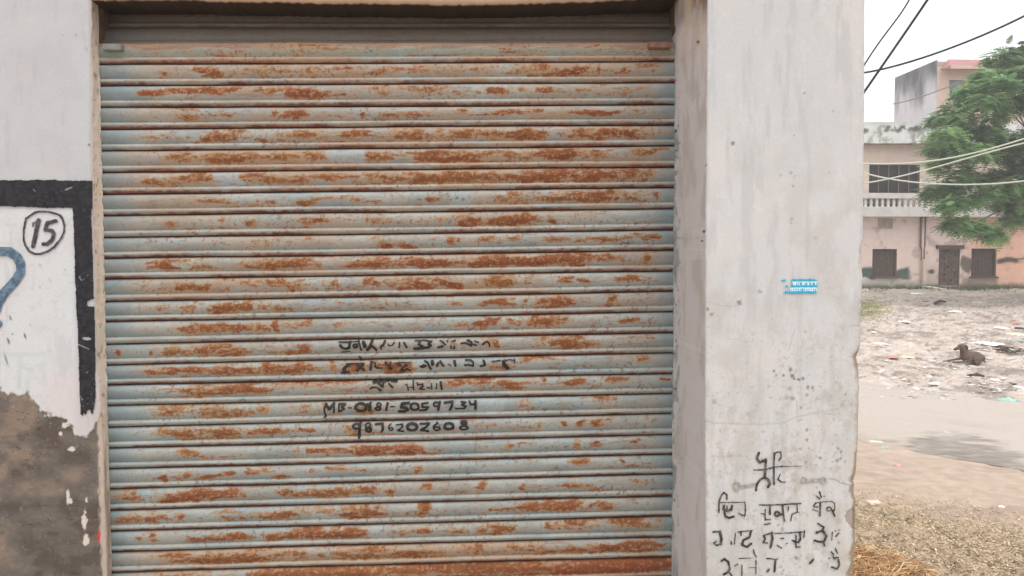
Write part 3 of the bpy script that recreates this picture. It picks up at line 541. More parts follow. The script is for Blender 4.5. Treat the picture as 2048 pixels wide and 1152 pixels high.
# ---- pillar
def pl_edge(py): return np.interp(py, [-300, 0, 400, 800, 1152, 1600], [1417, 1416, 1412.5, 1411, 1412.5, 1418])
PRY = [-300, 0, 200, 400, 480, 505, 530, 560, 600, 640, 690, 705, 715, 740, 770, 800, 850, 900, 925, 950, 965, 972, 985, 1005, 1020, 1035, 1060, 1085, 1110, 1130, 1152, 1300]
PRX = [1733, 1731, 1730, 1728.5, 1727, 1724, 1725, 1726, 1724.5, 1723, 1722.5, 1718, 1711, 1717, 1720, 1718, 1718, 1717, 1713, 1711, 1705, 1708, 1705, 1711, 1709, 1712, 1709, 1711, 1705, 1708, 1700, 1702]
def pr_edge(py): return np.interp(py, PRY, PRX)
pz = np.concatenate([np.linspace(3.6, P(1560, -30, YP)[2], 6)[:-1], np.linspace(P(1560, -30, YP)[2], P(1560, 1180, YP)[2], 860), np.linspace(P(1560, 1180, YP)[2], -.2, 10)[1:]])
ppy = proj(np.stack([np.full_like(pz, .9), np.full_like(pz, YP), pz], -1))[1]
el = P(pl_edge(ppy), ppy, YP)[:, 0] + .0022*(fbm(pz*20, pz*0, 181, 4)-.5) + .0025*(fbm(pz*70, pz*0, 186, 3)-.5)*sst(.5, .62, fbm(pz*9, pz*0, 187, 2))
er = P(pr_edge(ppy), ppy, YP)[:, 0] + .005*(fbm(pz*26, pz*0, 182, 4)-.5)*sst(420, 600, ppy) + .002*(fbm(pz*90, pz*0, 183, 3)-.5)
smooth_r = P(np.interp(ppy, [-300, 480, 1152, 1600], [1733, 1729, 1716, 1712]), ppy, YP)[:, 0]
nf = 210
w = np.linspace(0, 1, nf)
Xp = el[:, None]*(1-w) + er[:, None]*w
Zp = np.broadcast_to(pz[:, None], Xp.shape)
edge_l = sst(.012, 0, w)[None, :]; edge_r = sst(.02, 0, 1-w)[None, :]
loss = np.clip((smooth_r-er)/.012, 0, 1)[:, None]              # where plaster has broken off the arris
Yp = YP + .003*edge_l**2 + .005*edge_r**2 + .004*loss*sst(.05, 0, 1-w)[None, :]
Yp = np.broadcast_to(Yp, Xp.shape) - .0022*(fbm(Xp*4, Zp*4, 184, 3)-.5) - .0008*(fbm(Xp*22, Zp*14, 185, 3)-.5)
fpx, fpy = proj(np.stack([Xp, Yp, Zp], -1))
pc = np.broadcast_to(lin(206, 207, 208, .90), Xp.shape+(3,)).copy()
pc = mix(pc, lin(196, 200, 202, .90), sst(420, 0, fpy)*.6)
pc = mix(pc, lin(188, 184, 180, .90), sst(.42, .72, fbm(fpx/55, fpy/80, 191, 5))*.55*sst(100, 520, fpy))
pc = mix(pc, lin(214, 209, 207, .90), sst(.5, .75, fbm(fpx/90, fpy/110, 192, 4))*.6)
pc = mix(pc, lin(196, 192, 182, .9), sst(.45, .75, fbm(fpx/9, fpy/70, 193, 4))*.35*sst(500, 1000, fpy))
pc = mix(pc, lin(216, 206, 198, .9), sst(.5, .68, fbm(fpx/70, fpy/50, 231, 4))*.15)
pc = mix(pc, lin(180, 182, 182, .9), sst(.52, .72, fbm(fpx/16, fpy/120, 232, 5, .6))*.40)
pc = mix(pc, lin(226, 222, 218, .92), sst(.58, .72, fbm(fpx/24, fpy/30, 233, 5, .6))*.15)
pc = mix(pc, lin(176, 168, 160, .9), sst(.60, .74, fbm(fpx/30, fpy/36, 234, 5, .6))*sst(420, 900, fpy)*.5)
pc = mix(pc, lin(150, 146, 142), sst(.70, .76, fbm(fpx/6, fpy/6, 194, 3))*sst(520, 800, fpy)*.45)
pc = mix(pc, lin(168, 164, 160), sst(.60, .72, fbm(fpx/22, fpy/26, 195, 4))*sst(700, 900, fpy)*.35)
pc = mix(pc, lin(186, 174, 156), sst(1640, 1720, fpx)*sst(820, 1050, fpy)*sst(.35, .65, fbm(fpx/30, fpy/30, 196, 4))*.55)
DOTS = [(1466, 286, 5, .85), (1608, 186, 3.2, .6), (1667, 222, 3.5, .4), (1588, 271, 2.6, .6), (1560, 350, 4, .3), (1582, 345, 5, .35), (1590, 352, 4, .35), (1586, 372, 3.5, .45), (1583, 438, 5, .35), (1582, 446, 3, .4), (1659, 345, 3, .3), (1632, 476, 5, .25), (1479, 605, 6, .75), (1415, 618, 4, .8), (1423, 629, 5, .6), (1519, 583, 6, .5), (1610, 663, 5, .35), (1548, 742, 4, .8), (1552, 750, 3, .6), (1567, 751, 4, .9), (1581, 739, 5, .8), (1584, 751, 5.5, .9), (1588, 757, 4, .8), (1597, 759, 4.5, .9), (1606, 757, 4.5, .8), (1616, 775, 4.5, .8), (1625, 775, 3.5, .8), (1580, 777, 5, .5), (1614, 790, 4, .6), (1585, 797, 5, .6), (1575, 795, 7, .3), (1602, 815, 5, .6), (1428, 803, 6, .4), (1465, 820, 12, .25), (1541, 796, 3, .4), (1613, 860, 4, .7), (1614, 880, 4, .7), (1600, 897, 4, .6), (1618, 896, 3, .4), (1640, 916, 4, .7), (1624, 900, 3, .4), (1673, 765, 4, .3), (1690, 790, 4, .3), (1684, 810, 5, .3), (1677, 897, 4.5, .6), (1682, 903, 4, .7), (1674, 922, 5, .6), (1681, 918, 4, .6), (1665, 924, 3, .5), (1690, 924, 4, .4), (1611, 925, 4, .5), (1622, 928, 3, .3), (1455, 912, 5, .3), (1462, 912, 4, .35), (1556, 1050, 4, .5), (1565, 1058, 5, .5), (1592, 1116, 5, .6), (1567, 1140, 4, .6), (1562, 1133, 4, .4), (1562, 1146, 4, .4), (1677, 1085, 4, .6), (1633, 975, 3, .5), (1415, 90, 3, .3), (1412, 330, 4, .5), (1411, 460, 3, .5), (1660, 575, 3, .4)]
for (a, b_, r_, k) in DOTS:
    sel = (np.abs(fpx-a) < 3*r_) & (np.abs(fpy-b_) < 3*r_)
    if not sel.any(): continue
    dd = np.hypot(fpx[sel]-a, fpy[sel]-b_)/r_ + (fbm(fpx[sel]/3, fpy[sel]/3, int(a) % 97, 2)-.5)*.9
    pc[sel] = mix(pc[sel], lin(92, 88, 84), sst(1.05, .45, dd)*k*.8)
def seg_d(px, py, pts):
    best = np.full(px.shape, 1e9)
    for (xa, ya), (xb, yb) in zip(pts[:-1], pts[1:]):
        L = (xb-xa)**2+(yb-ya)**2+1e-9
        t = np.clip(((px-xa)*(xb-xa)+(py-ya)*(yb-ya))/L, 0, 1)
        best = np.minimum(best, np.hypot(px-xa-t*(xb-xa), py-ya-t*(yb-ya)))
    return best
CRACKS = [([(1412, 843), (1450, 847), (1520, 849), (1565, 846), (1600, 832), (1640, 825), (1675, 818)], .22, 3.2), ([(1698, 654), (1706, 650), (1718, 650)], .5, 1.6), ([(1660, 958), (1674, 961), (1682, 967), (1694, 969), (1706, 972)], .55, 2.6), ([(1590, 660), (1583, 680), (1577, 702)], .28, 1.6), ([(1413, 604), (1440, 610), (1478, 612)], .22, 1.6), ([(1602, 770), (1601, 800)], .25, 1.2), ([(1593, 800), (1595, 830)], .35, 1.3), ([(1650, 860), (1640, 905)], .12, 4)]
for pts, k, wd in CRACKS:
    d = seg_d(fpx + (fbm(fpx/12, fpy/12, 197, 3)-.5)*5, fpy + (fbm(fpx/12, fpy/12, 198, 3)-.5)*5, pts)
    pc = mix(pc, lin(118, 110, 104), sst(wd, .3, d)*k)
# broken arris shows grey render
brk = np.clip(loss*sst(.035, .004, (1-w)[None, :] + .03*(fbm(fpx/6, fpy/9, 199, 3)-.5)), 0, 1)
d = np.hypot((fpx-1708)/16, (fpy-1036)/20) + (fbm(fpx/8, fpy/8, 188, 3)-.5)*.5
brk = np.maximum(brk, sst(1.1, .9, d)*.8)
pc = mix(pc, lin(150, 132, 112, .9), brk*.85)
Yp = Yp + .004*sst(1.1, .9, d)
# left return face and right return face as one wrapped sheet
nl = 70
tl = np.linspace(0, 1, nl)
Yl = (YS+.06) + (YP+.003-(YS+.06))*tl[None, :] + pz[:, None]*0
xj = X1+.005 + .006*(fbm(pz*12, pz*0, 201, 4)-.5)
Xl = xj[:, None]*(1-tl) + el[:, None]*tl + .0015*(fbm(Yl*12, pz[:, None]*9, 202, 3)-.5)
Zl = np.broadcast_to(pz[:, None], Xl.shape)
qpx, qpy = proj(np.stack([Xl, Yl, Zl], -1))
lc = np.broadcast_to(lin(208, 203, 203, .90), Xl.shape+(3,)).copy()
lc = mix(lc, lin(180, 172, 166, .9), sst(.45, .75, fbm(qpx/9, qpy/60, 203, 5))*.6)
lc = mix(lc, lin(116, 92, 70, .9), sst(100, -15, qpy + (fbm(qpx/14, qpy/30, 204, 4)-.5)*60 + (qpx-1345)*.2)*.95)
lc = mix(lc, lin(198, 178, 156, .92), sst(160, 60, qpy)*sst(.4, .65, fbm(qpx/8, qpy/40, 205, 4))*.6)
lc = mix(lc, lin(120, 132, 134), sst(22, 4, qpx-1342 + (fbm(qpx/5, qpy/22, 206, 4)-.5)*26)*sst(.47, .60, fbm(qpx/7, qpy/34, 207, 4))*sst(120, 250, qpy)*.75)
lc = mix(lc, lin(84, 76, 70), sst(.70, .78, fbm(qpx/4, qpy/7, 208, 3))*sst(1372, 1346, qpx)*.8)
for (a, b_, r_) in [(1396, 84, 3.5), (1351, 262, 4), (1413, 331, 3), (1408, 463, 3.5), (1404, 482, 2.5), (1345, 245, 3)]:
    lc = mix(lc, lin(70, 64, 60), sst(1.2, .5, np.hypot(qpx-a, qpy-b_)/r_)*.9)
nr2 = 40
tr = np.linspace(0, 1, nr2)[1:]
Yr = YP+.005 + (3.2)*tr[None, :]**2 + pz[:, None]*0
Xr = er[:, None]*(1-tr**.3) + (smooth_r[:, None]-.004)*tr**.3
Zr = np.broadcast_to(pz[:, None], Xr.shape)
rc_ = np.broadcast_to(lin(170, 154, 136, .9), Xr.shape+(3,)).copy()
PX = np.concatenate([Xl[:, :-1], Xp, Xr], 1); PY = np.concatenate([Yl[:, :-1], Yp, Yr], 1); PZ = np.concatenate([Zl[:, :-1], Zp, Zr], 1)
PC = np.concatenate([lc[:, :-1], pc, rc_], 1)
me = np_mesh('pillar', np.stack([PX, PY, PZ], -1), grid_faces(*PX.shape, flip=True), PC)
pillar = link('pillar', me, PM, shop); tag(pillar, 'white pillar with black handwriting and chipped right edge')
shellM = material('shell_plaster', lin(190, 184, 176), rough=.9, var=.1, scale=4)
xr_ = float(smooth_r.mean())
sb = MB()
sb.box(-6, X0-.02, YW+.02, YW+.25, -.2, 3.3); sb.box(-6, -5.8, YW+.26, 5.6, -.2, 3.3); sb.box(-5.8, xr_-.16, 5.42, 5.6, -.2, 3.3)
sb.box(X1+.05, xr_-.03, YP+.06, 5.4, -.2, 3.3)
sb.build('inner_wall', shellM, shop)
MB().box(-6.1, xr_+.02, YW+.03, 5.7, 3.302, 3.45).build('roof', shellM, shop)

# ---- painted marks: thin skins of paint cut from a fine grid
def skin(name, mat, parent, bbox, maskf, surf, colf, step=1.0, extra=None):
    xa, ya, xb, yb = bbox
    gx, gy = np.meshgrid(np.arange(xa, xb+step, step), np.arange(ya, yb+step, step))
    m = maskf(gx, gy)
    cm = (m[:-1, :-1]+m[1:, :-1]+m[:-1, 1:]+m[1:, 1:])/4
    keep = cm > .5
    f = grid_faces(gx.shape[0], gx.shape[1], flip=True, keep=keep)
    used, inv = np.unique(f, return_inverse=True)
    V = surf(gx, gy).reshape(-1, 3)[used]; Cc = colf(gx, gy).reshape(-1, 3)[used]
    me = np_mesh(name, V, inv.reshape(-1, 4), Cc)
    return link(name, me, mat, parent)
inkM = material('brush_paint', attr=True, rough=.6, var=.2, scale=90, spec=.3)
def surf_wall(gx, gy): return P(gx, gy, YW-.0032)
def surf_pillar(gx, gy): return P(gx, gy, YP-.0030)
def surf_shutter(gx, gy):
    p = P(gx, gy, YS); X = p[..., 0]; Z = p[..., 2]
    best = np.zeros(X.shape)
    for i in range(10, 22):
        a = seam_z(i, X); b = seam_z(i+1, X)
        s = (Z <= a) & (Z > b); t = (a-Z)/(a-b)
        best = np.where(s, prof(t), best)
    p[..., 1] = YS - np.maximum(best, -.002) - .0030
    return p
def arc(cx, cy, rx, ry, a0=0, a1=360, n=18):
    return [(cx+rx*math.cos(math.radians(a)), cy+ry*math.sin(math.radians(a))) for a in np.linspace(a0, a1, n)]
def stroke_mask(strokes, wear, seed, rag=1.2, fat=1.0):
    def f(gx, gy):
        n = (fbm(gx/5, gy/5, seed, 3)-.5); n2 = fbm(gx/4, gy/2.6, seed+5, 3)
        m = np.zeros(gx.shape)
        for st in strokes:
            pts, th = st[0], st[1]; wr = st[2] if len(st) > 2 else wear
            if len(pts) == 1: pts = [pts[0], (pts[0][0]+.6, pts[0][1]+.4)]
            xs_ = [p[0] for p in pts]; ys_ = [p[1] for p in pts]
            s = (gx > min(xs_)-th-3) & (gx < max(xs_)+th+3) & (gy > min(ys_)-th-3) & (gy < max(ys_)+th+3)
            if not s.any(): continue
            d = seg_d(gx[s], gy[s], pts)
            on = (d + n[s]*rag*2 < th*fat/2) & (n2[s] > wr*.58)
            m[s] = np.maximum(m[s], on)
        return m
    return f
def flat_col(c0, c1, seed):
    return lambda gx, gy: mix(np.broadcast_to(np.asarray(c0), gx.shape+(3,)), np.asarray(c1), sst(.35, .7, fbm(gx/7, gy/7, seed, 3)))

# left wall: border, ringed number, curl of blue paint
def border(gx, gy):
    n = (fbm(gx/18, gy/18, 211, 3)-.5)*4 + (fbm(gx/3, gy/3, 212, 2)-.5)*2.2
    top = (gy > 360.5-.005*gx + n) & (gy < 413 + gx*.026 + n) & (gx < 186)
    inner = np.interp(gy, [410, 460, 560, 700, 840], [145, 147, 150, 156, 161]) + n*.7
    outer = np.interp(gy, [355, 500, 600, 620, 720, 800, 840], [182.5, 185, 188, 190, 191, 191, 184]) + n*.6
    endy = 826 + (fbm(gx/5, gx*0, 213, 3)-.5)*26
    right = (gx > inner) & (gx < outer) & (gy > 361+n) & (gy < endy)
    chip = np.hypot((gx-184)/10, (gy-606)/7) + (fbm(gx/4, gy/4, 214, 3)-.5)*.7 < 1
    fleck = (fbm(gx/3.2, gy/4, 215, 3) > .84 - .09*sst(650, 820, gy)) | (fbm(gx/7, gy/2.2, 216, 3) > .88)
    scr = (seg_d(gx, gy, [(158, 553), (164, 562), (182, 544)]) < 1.0) & (fbm(gx/3, gy/3, 217, 2) > .4)
    scr |= (seg_d(gx, gy, [(154, 688), (178, 698)]) < .8) | ((np.hypot((gx-172)/9, (gy-677)/3.5) + (fbm(gx/3, gy/3, 218, 2)-.5)) < .9)
    scr |= (seg_d(gx, gy, [(130, 380), (144, 374)]) < 1.2) | (seg_d(gx, gy, [(66, 378), (71, 383)]) < 1.2)
    return ((top | right) & ~chip & ~fleck & ~scr).astype(float)
skin('painted_border', inkM, wall, (-60, 352, 198, 852), border, surf_wall, flat_col(lin(28, 28, 32), lin(42, 42, 47), 219), 1.0)
ring = [(52, 437), (47, 460), (47, 480), (51, 492), (59, 503), (70, 508), (80, 508), (95, 503), (108, 494), (120, 480), (127, 466), (129, 452), (126, 440), (120, 431), (110, 427), (98, 424), (85, 423), (72, 424), (62, 430), (54, 436)]
n15 = [(ring, 4.6, .18), ([(77, 441), (73, 460), (66, 492)], 9.5, .1), ([(76, 442), (66, 447), (66, 452)], 4, .15), ([(112, 442), (94, 446), (90, 460), (104, 461), (108, 468), (104, 480), (95, 488), (86, 488)], 8, .1)]
tag(skin('painted_number', inkM, wall, (38, 414, 138, 518), stroke_mask(n15, .1, 221, .8), surf_wall, flat_col(lin(62, 58, 62), lin(84, 80, 82), 222), .8), 'black 15 in a hand-drawn ring')
curl = [([(-40, 520), (-26, 504), (0, 503), (18, 503), (33, 513), (41, 528), (41, 545), (30, 562), (8, 586), (-4, 606), (-8, 620)], 19, .16), ([(-8, 643), (-3, 648)], 15, .1)]
tag(skin('painted_question_mark', inkM, wall, (-60, 488, 58, 664), stroke_mask(curl, .1, 225, .7), surf_wall, flat_col(lin(72, 94, 114), lin(104, 125, 142), 226), 1.0), 'grey blue curled stroke cut by the left edge')

# shutter writing, five lines
T1 = [([(680, 683.5), (703, 683)], 3.2), ([(701, 683), (700, 690)], 4.5), ([(682, 690), (687, 695.5), (693, 697), (700, 694)], 4.6), ([(684, 703.5), (700, 702.5)], 2.4), ([(702, 683), (718, 681.5)], 2.2, .3), ([(718, 681), (721, 690), (723, 699)], 3.6), (arc(712, 691, 4, 3.2), 4, .3), ([(728, 684), (731, 691)], 6.5, .3), ([(745, 681), (742, 691), (736, 699)], 5), ([(744, 689), (749, 694), (754, 700)], 3.4),
      ([(771, 681), (768, 688), (763, 692), (763, 696)], 4.2), ([(777, 688), (780, 691), (786, 689), (789, 684)], 2.6, .4), ([(800, 684), (799, 694)], 3, .35), ([(809, 685), (814, 694)], 3.4, .3), ([(831, 680.5), (850, 679.5)], 2.6), ([(841, 682), (838, 688), (845, 691), (846, 697)], 3.6), ([(830, 696.5), (838, 697), (846, 694)], 5), ([(852, 680), (863, 682), (857, 687), (863, 690), (857, 693)], 3.4), ([(849, 695), (859, 694)], 4), ([(880, 680), (886, 683), (891, 689)], 3, .42), ([(895, 681)], 3.4), ([(904, 682), (911, 680)], 2.6, .4), ([(877, 694), (885, 692)], 4.4, .3), ([(902, 691), (902, 696)], 3), ([(909, 692), (908, 697)], 3), ([(923, 686), (931, 685), (938, 688), (943, 691)], 3.6), ([(935, 679.5), (943, 683), (942, 690)], 4), ([(950, 681), (957, 684)], 3, .35), ([(946, 688), (953, 690)], 3, .35), ([(966, 688), (969, 684), (974, 682), (978, 685), (979, 691)], 3.2)]
T2 = [([(694, 727), (729, 725.5)], 3.2), ([(699, 728), (691, 734), (688, 739)], 5.2), ([(692, 736), (690, 744)], 4), ([(685, 745), (698, 743.5)], 4.4), ([(720, 712), (723, 719)], 3.4), ([(716, 729), (729, 739)], 3.8), ([(728, 727), (715, 741)], 3.8), ([(744, 724), (742, 738)], 5.4), ([(743, 723), (752, 724)], 2.2), ([(752, 727), (750, 731), (755, 735), (765, 735)], 3.2, .4), ([(772, 724), (784, 738)], 4, .55), ([(779, 736), (782, 724)], 4, .55), ([(790, 725), (822, 723)], 2.4, .4), ([(795, 726), (802, 730)], 4, .35), ([(815, 728), (804, 737)], 3, .4), ([(803, 740), (808, 741), (814, 737), (821, 740)], 3.4, .3), ([(850, 721), (856, 724), (858, 730), (862, 737)], 3.6), ([(841, 732), (848, 728.5), (853, 731), (846, 734), (841, 732)], 2.8, .3), ([(865, 722), (866, 727)], 6, .25), ([(877, 725), (874, 731)], 4), ([(881, 721), (884, 727), (888, 731)], 3.6), ([(897, 727), (902, 731)], 2.6, .45), ([(909, 721), (911, 730)], 4.6), ([(932, 719), (940, 718.5), (946, 722), (947, 731)], 3.2), ([(930, 729), (938, 728.5), (946, 731)], 3.6, .3), ([(967, 720), (970, 727)], 4.2, .3), ([(961, 731), (969, 730)], 3.6, .3), ([(983, 722), (1000, 720)], 2.6, .55), ([(1007, 722), (1008, 729), (1015, 736)], 6, .25), ([(1008, 721), (1018, 718), (1026, 719)], 2.6), ([(1029, 717), (1029, 724)], 3)]
T3 = [([(741, 776), (747, 773), (755, 774), (762, 780)], 3.2), ([(748, 763), (794, 761)], 4.2, .52), ([(759, 766), (766, 772)], 4, .4), ([(768, 764), (766, 772)], 3.2, .45), ([(779, 766), (786, 774)], 3.6, .4), ([(812, 768), (815, 767), (817, 780)], 2.4), ([(816, 774), (828, 773)], 1.8), ([(827, 761), (828, 778)], 2.8), ([(835, 764), (836, 769)], 3), ([(838, 768), (846, 766.5), (847, 770), (839, 777), (850, 778)], 2.8), ([(855, 774), (860, 775)], 3, .3), ([(863, 766), (864, 777)], 2.2), ([(874, 766), (873, 777)], 2.2), ([(882, 763), (884, 777)], 4.2)]
T4 = [([(653, 806), (650, 818), (651, 828), (653, 831)], 3.2), ([(649, 834), (651, 832)], 2.4, .4), ([(653, 807), (660, 817), (669, 806)], 5), ([(670, 807), (669, 824)], 3.4), ([(679, 806), (679, 822)], 3.2), ([(680, 807), (692, 806), (685, 813), (690, 816), (680, 822)], 3.6, .25), ([(698, 814), (704, 814)], 2.4, .4), (arc(723, 813, 11, 7.5), 4.8), ([(742, 805), (740, 819)], 5.2), ([(736, 806), (738, 812)], 3), (arc(759, 808, 4, 3.6), 2.8), (arc(757, 816, 5, 3.4), 3.4), ([(776, 805), (773, 819)], 4.2), ([(783, 812), (790, 811)], 2.8, .35), ([(818, 804.5), (805, 806), (803, 813), (813, 813.5), (816, 818), (809, 822), (799, 822)], 5.2), (arc(830, 812, 8.2, 6.8), 4.2), ([(856, 804), (845, 806), (845, 812.5), (857, 813), (852, 819), (840, 820)], 3.8), (arc(873, 807, 5.5, 4.2), 3.4), ([(880, 803), (877, 818)], 4.4), ([(890, 804), (905, 802), (904, 810), (900, 818)], 4.6), ([(923, 802), (931, 803), (924, 809), (932, 811), (928, 816), (912, 816)], 3.6), ([(939, 801), (941, 807.5), (951, 807)], 3.4), ([(951, 801), (951, 816)], 4.4)]
T5 = [(arc(714, 851, 7, 4.6), 4.2), ([(722, 845), (720, 858), (719, 873)], 5.2), (arc(737, 849, 5.4, 4), 2.8), (arc(738, 858, 5, 3.8), 4.6), ([(752, 847), (766, 846), (767, 856), (764, 862)], 4.2), ([(783, 846), (779, 850), (778, 855), (782, 860), (787, 857), (785, 853), (780, 854)], 2.0, .25), ([(794, 848), (806, 847), (806, 852), (796, 860), (808, 861)], 3), (arc(825, 852.5, 10, 6.8), 5.2), ([(841, 846), (859, 845), (853, 852), (842, 859), (857, 861)], 4), ([(875, 844), (868, 850), (867, 855), (873, 860), (881, 857), (879, 852), (871, 853)], 3.0), (arc(898, 851, 9, 6.2), 4.6), (arc(928, 844, 5, 3), 4), (arc(928, 854, 7.6, 4), 3.8)]
inkc = flat_col(lin(34, 31, 32), lin(52, 46, 44), 233)
for k, (st, bb) in enumerate([(T1, (674, 674, 990, 710)), (T2, (676, 706, 1038, 752)), (T3, (734, 756, 894, 786)), (T4, (642, 796, 962, 840)), (T5, (700, 836, 944, 880))]):
    o = skin('painted_lettering', inkM, curtain, bb, stroke_mask([(a_[0], a_[1]) + ((a_[2]*.78,) if len(a_) > 2 else ()) for a_ in st], .12, 240+k, .6, 1.25), surf_shutter, inkc, .7)
    tag(o, ['first line of worn black handwriting', 'second line of worn black handwriting', 'short third line of worn handwriting', 'black phone number beginning MB-0181', 'black phone number 9876202608'][k])

# pillar writing
W1 = [([(1518, 906), (1514, 917), (1520, 925), (1526, 921.5), (1532, 921), (1531, 932)], 5), ([(1531.5, 919), (1531, 931)], 5), ([(1508, 940), (1520, 940), (1535, 938), (1550, 934), (1565, 933)], 2.8), ([(1565, 933), (1605, 932)], 1.8, .52), ([(1531, 938), (1529, 955)], 5.6), ([(1529, 954), (1520, 960), (1514, 968), (1512, 981)], 4), ([(1529, 954), (1537, 960), (1540, 967), (1536, 974)], 5), ([(1549, 906), (1548, 930), (1548, 968)], 4), ([(1549, 907), (1555, 904), (1562, 904), (1563, 914), (1558, 921)], 2.8, .38), ([(1561, 948), (1556, 958), (1562, 964), (1570, 964)], 2.6, .4)]
W2 = [([(1438, 1004), (1443, 990), (1448, 985), (1454, 990), (1454, 998)], 3), ([(1438, 1003), (1438, 1025)], 3.4, .45), ([(1438, 1005), (1460, 1005), (1490, 1004.5)], 2.2, .3), ([(1448, 1012), (1447, 1018), (1454, 1022.5), (1463, 1019), (1464, 1012)], 5), ([(1454, 1013), (1455, 1021)], 3.2), ([(1449, 1024), (1451, 1033), (1459, 1036), (1467, 1033)], 4.2), ([(1490, 1005), (1491, 1020), (1490, 1032), (1484, 1030), (1478, 1027)], 2.6, .3), ([(1519, 1010), (1545, 1010), (1570, 1009), (1601, 1007)], 3.2), ([(1540, 1012), (1540, 1028)], 4.4, .3), ([(1522, 1027), (1530, 1029), (1531, 1019)], 2.6, .3), ([(1530, 1028), (1531, 1040), (1541, 1039)], 2.8, .25), ([(1529, 1049), (1541, 1047)], 3.2), ([(1565, 1011), (1567, 1030), (1569, 1041)], 3.8), (arc(1554, 1028, 4.5, 4.5), 4), ([(1558, 1031), (1566, 1027)], 3), ([(1577, 1013), (1576, 1021)], 2.6, .4), ([(1594, 1010), (1595, 1024), (1584, 1029), (1582, 1041)], 2.8, .32), ([(1590, 1026), (1598, 1025)], 2, .3), ([(1639, 983), (1643, 995)], 3), ([(1633, 992), (1640, 999)], 2.4, .3), ([(1648, 992)], 3, .3), ([(1627, 1011), (1632, 1006), (1642, 1004), (1662, 1003), (1669, 1006), (1670, 1018), (1667, 1022)], 2.4), ([(1641, 1005), (1640, 1031)], 4.2), ([(1627, 1013), (1635, 1014)], 3), ([(1626, 1019), (1636, 1023)], 2.2, .3), (arc(1658, 1018, 4.5, 4), 2.4), ([(1665, 1021), (1670, 1033)], 3.4)]
W3 = [([(1427, 1064), (1440, 1063)], 3.8), ([(1440, 1063), (1443, 1077), (1442, 1088)], 5.4), ([(1442, 1088), (1433, 1091), (1427, 1086), (1433, 1083)], 3), ([(1462, 1083), (1463, 1088)], 3, .4), ([(1471, 1066), (1469, 1088)], 2.8, .42), ([(1476, 1064), (1505, 1061)], 2.6), ([(1482, 1065), (1482, 1071)], 3.4), ([(1502, 1062), (1499, 1075), (1487, 1080), (1484, 1090), (1494, 1094), (1503, 1087)], 4.4), ([(1540, 1067), (1527, 1071), (1531, 1077), (1526, 1085), (1535, 1086)], 3.2, .28), ([(1544, 1065), (1545, 1078), (1541, 1095)], 4.8), ([(1550, 1067), (1580, 1066), (1605, 1064)], 2.4, .3), ([(1562, 1077), (1567, 1077)], 3), ([(1555, 1091), (1563, 1096)], 2.8, .35), ([(1571, 1090), (1575, 1086)], 2, .45), ([(1600, 1064), (1601, 1078), (1597, 1085), (1585, 1081)], 4), ([(1592, 1071), (1592, 1094), (1600, 1094)], 3.2), ([(1609, 1062), (1608, 1074)], 3.4), ([(1636, 1047), (1642, 1051), (1648, 1054), (1645, 1060)], 3.4, .3), ([(1633, 1066), (1645, 1061), (1653, 1072), (1648, 1083), (1640, 1084), (1629, 1081)], 4.2), ([(1633, 1063), (1650, 1064)], 2.4, .3), ([(1648, 1084), (1649, 1091)], 4, .35), ([(1665, 1065), (1664, 1080)], 2.8, .45), ([(1672, 1073), (1678, 1066)], 2.4, .45), ([(1670, 1062), (1680, 1060)], 2.2, .45)]
W4 = [([(1443, 1122), (1449, 1118), (1457, 1124), (1460, 1138), (1455, 1145), (1447, 1149)], 4.2), ([(1458, 1143), (1465, 1154)], 3), ([(1470, 1132), (1476, 1128)], 2.4, .45), ([(1484, 1130), (1484, 1154)], 2.4, .4), ([(1497, 1136), (1512, 1135)], 1.8, .5), ([(1512, 1120), (1512, 1147)], 2.4, .42), ([(1507, 1099), (1509, 1108), (1513, 1114)], 2.8, .3), ([(1475, 1117), (1512, 1116)], 1.8, .55), ([(1534, 1117), (1545, 1118)], 3.2), ([(1548, 1119), (1555, 1119)], 3), ([(1551, 1121), (1549, 1143)], 4.4), ([(1535, 1143), (1538, 1139)], 4.6), ([(1627, 1119), (1620, 1127)], 3.4), ([(1671, 1097), (1675, 1106)], 3.2), ([(1663, 1104), (1667, 1109)], 2.8, .35), ([(1658, 1117), (1676, 1115)], 3, .5), ([(1666, 1112), (1672, 1120)], 2.6, .4), ([(1677, 1119), (1679, 1130), (1674, 1138), (1663, 1134)], 3.8)]
WG = [(arc(1473, 973, 6, 7), 5, .3), ([(1481, 974), (1496, 972), (1511, 969)], 7, .3), (arc(1608, 961, 4.5, 6), 3, .4), ([(1613, 962), (1640, 960)], 8, .32), (arc(1647, 961, 4.5, 5.5), 4.5, .25)]
pinkc = flat_col(lin(50, 46, 45), lin(96, 90, 86), 261)
lab = ['large worn black letters heading the notice', 'notice line below the heading', 'middle notice line of uneven black letters', 'lowest notice line, mostly worn off']
for k, (st, bb) in enumerate([(W1, (1500, 898, 1612, 986)), (W2, (1430, 978, 1680, 1054)), (W3, (1420, 1042, 1688, 1100)), (W4, (1436, 1092, 1688, 1160))]):
    tag(skin('painted_lettering', inkM, pillar, bb, stroke_mask(st, .20, 270+k, .6, 1.1), surf_pillar, pinkc, .7), lab[k])
tag(skin('painted_lettering', inkM, pillar, (1460, 945, 1660, 988), stroke_mask(WG, .3, 279, .6), surf_pillar, flat_col(lin(150, 146, 140), lin(172, 168, 163), 262), .8), 'pale grey brush dashes beside the heading')

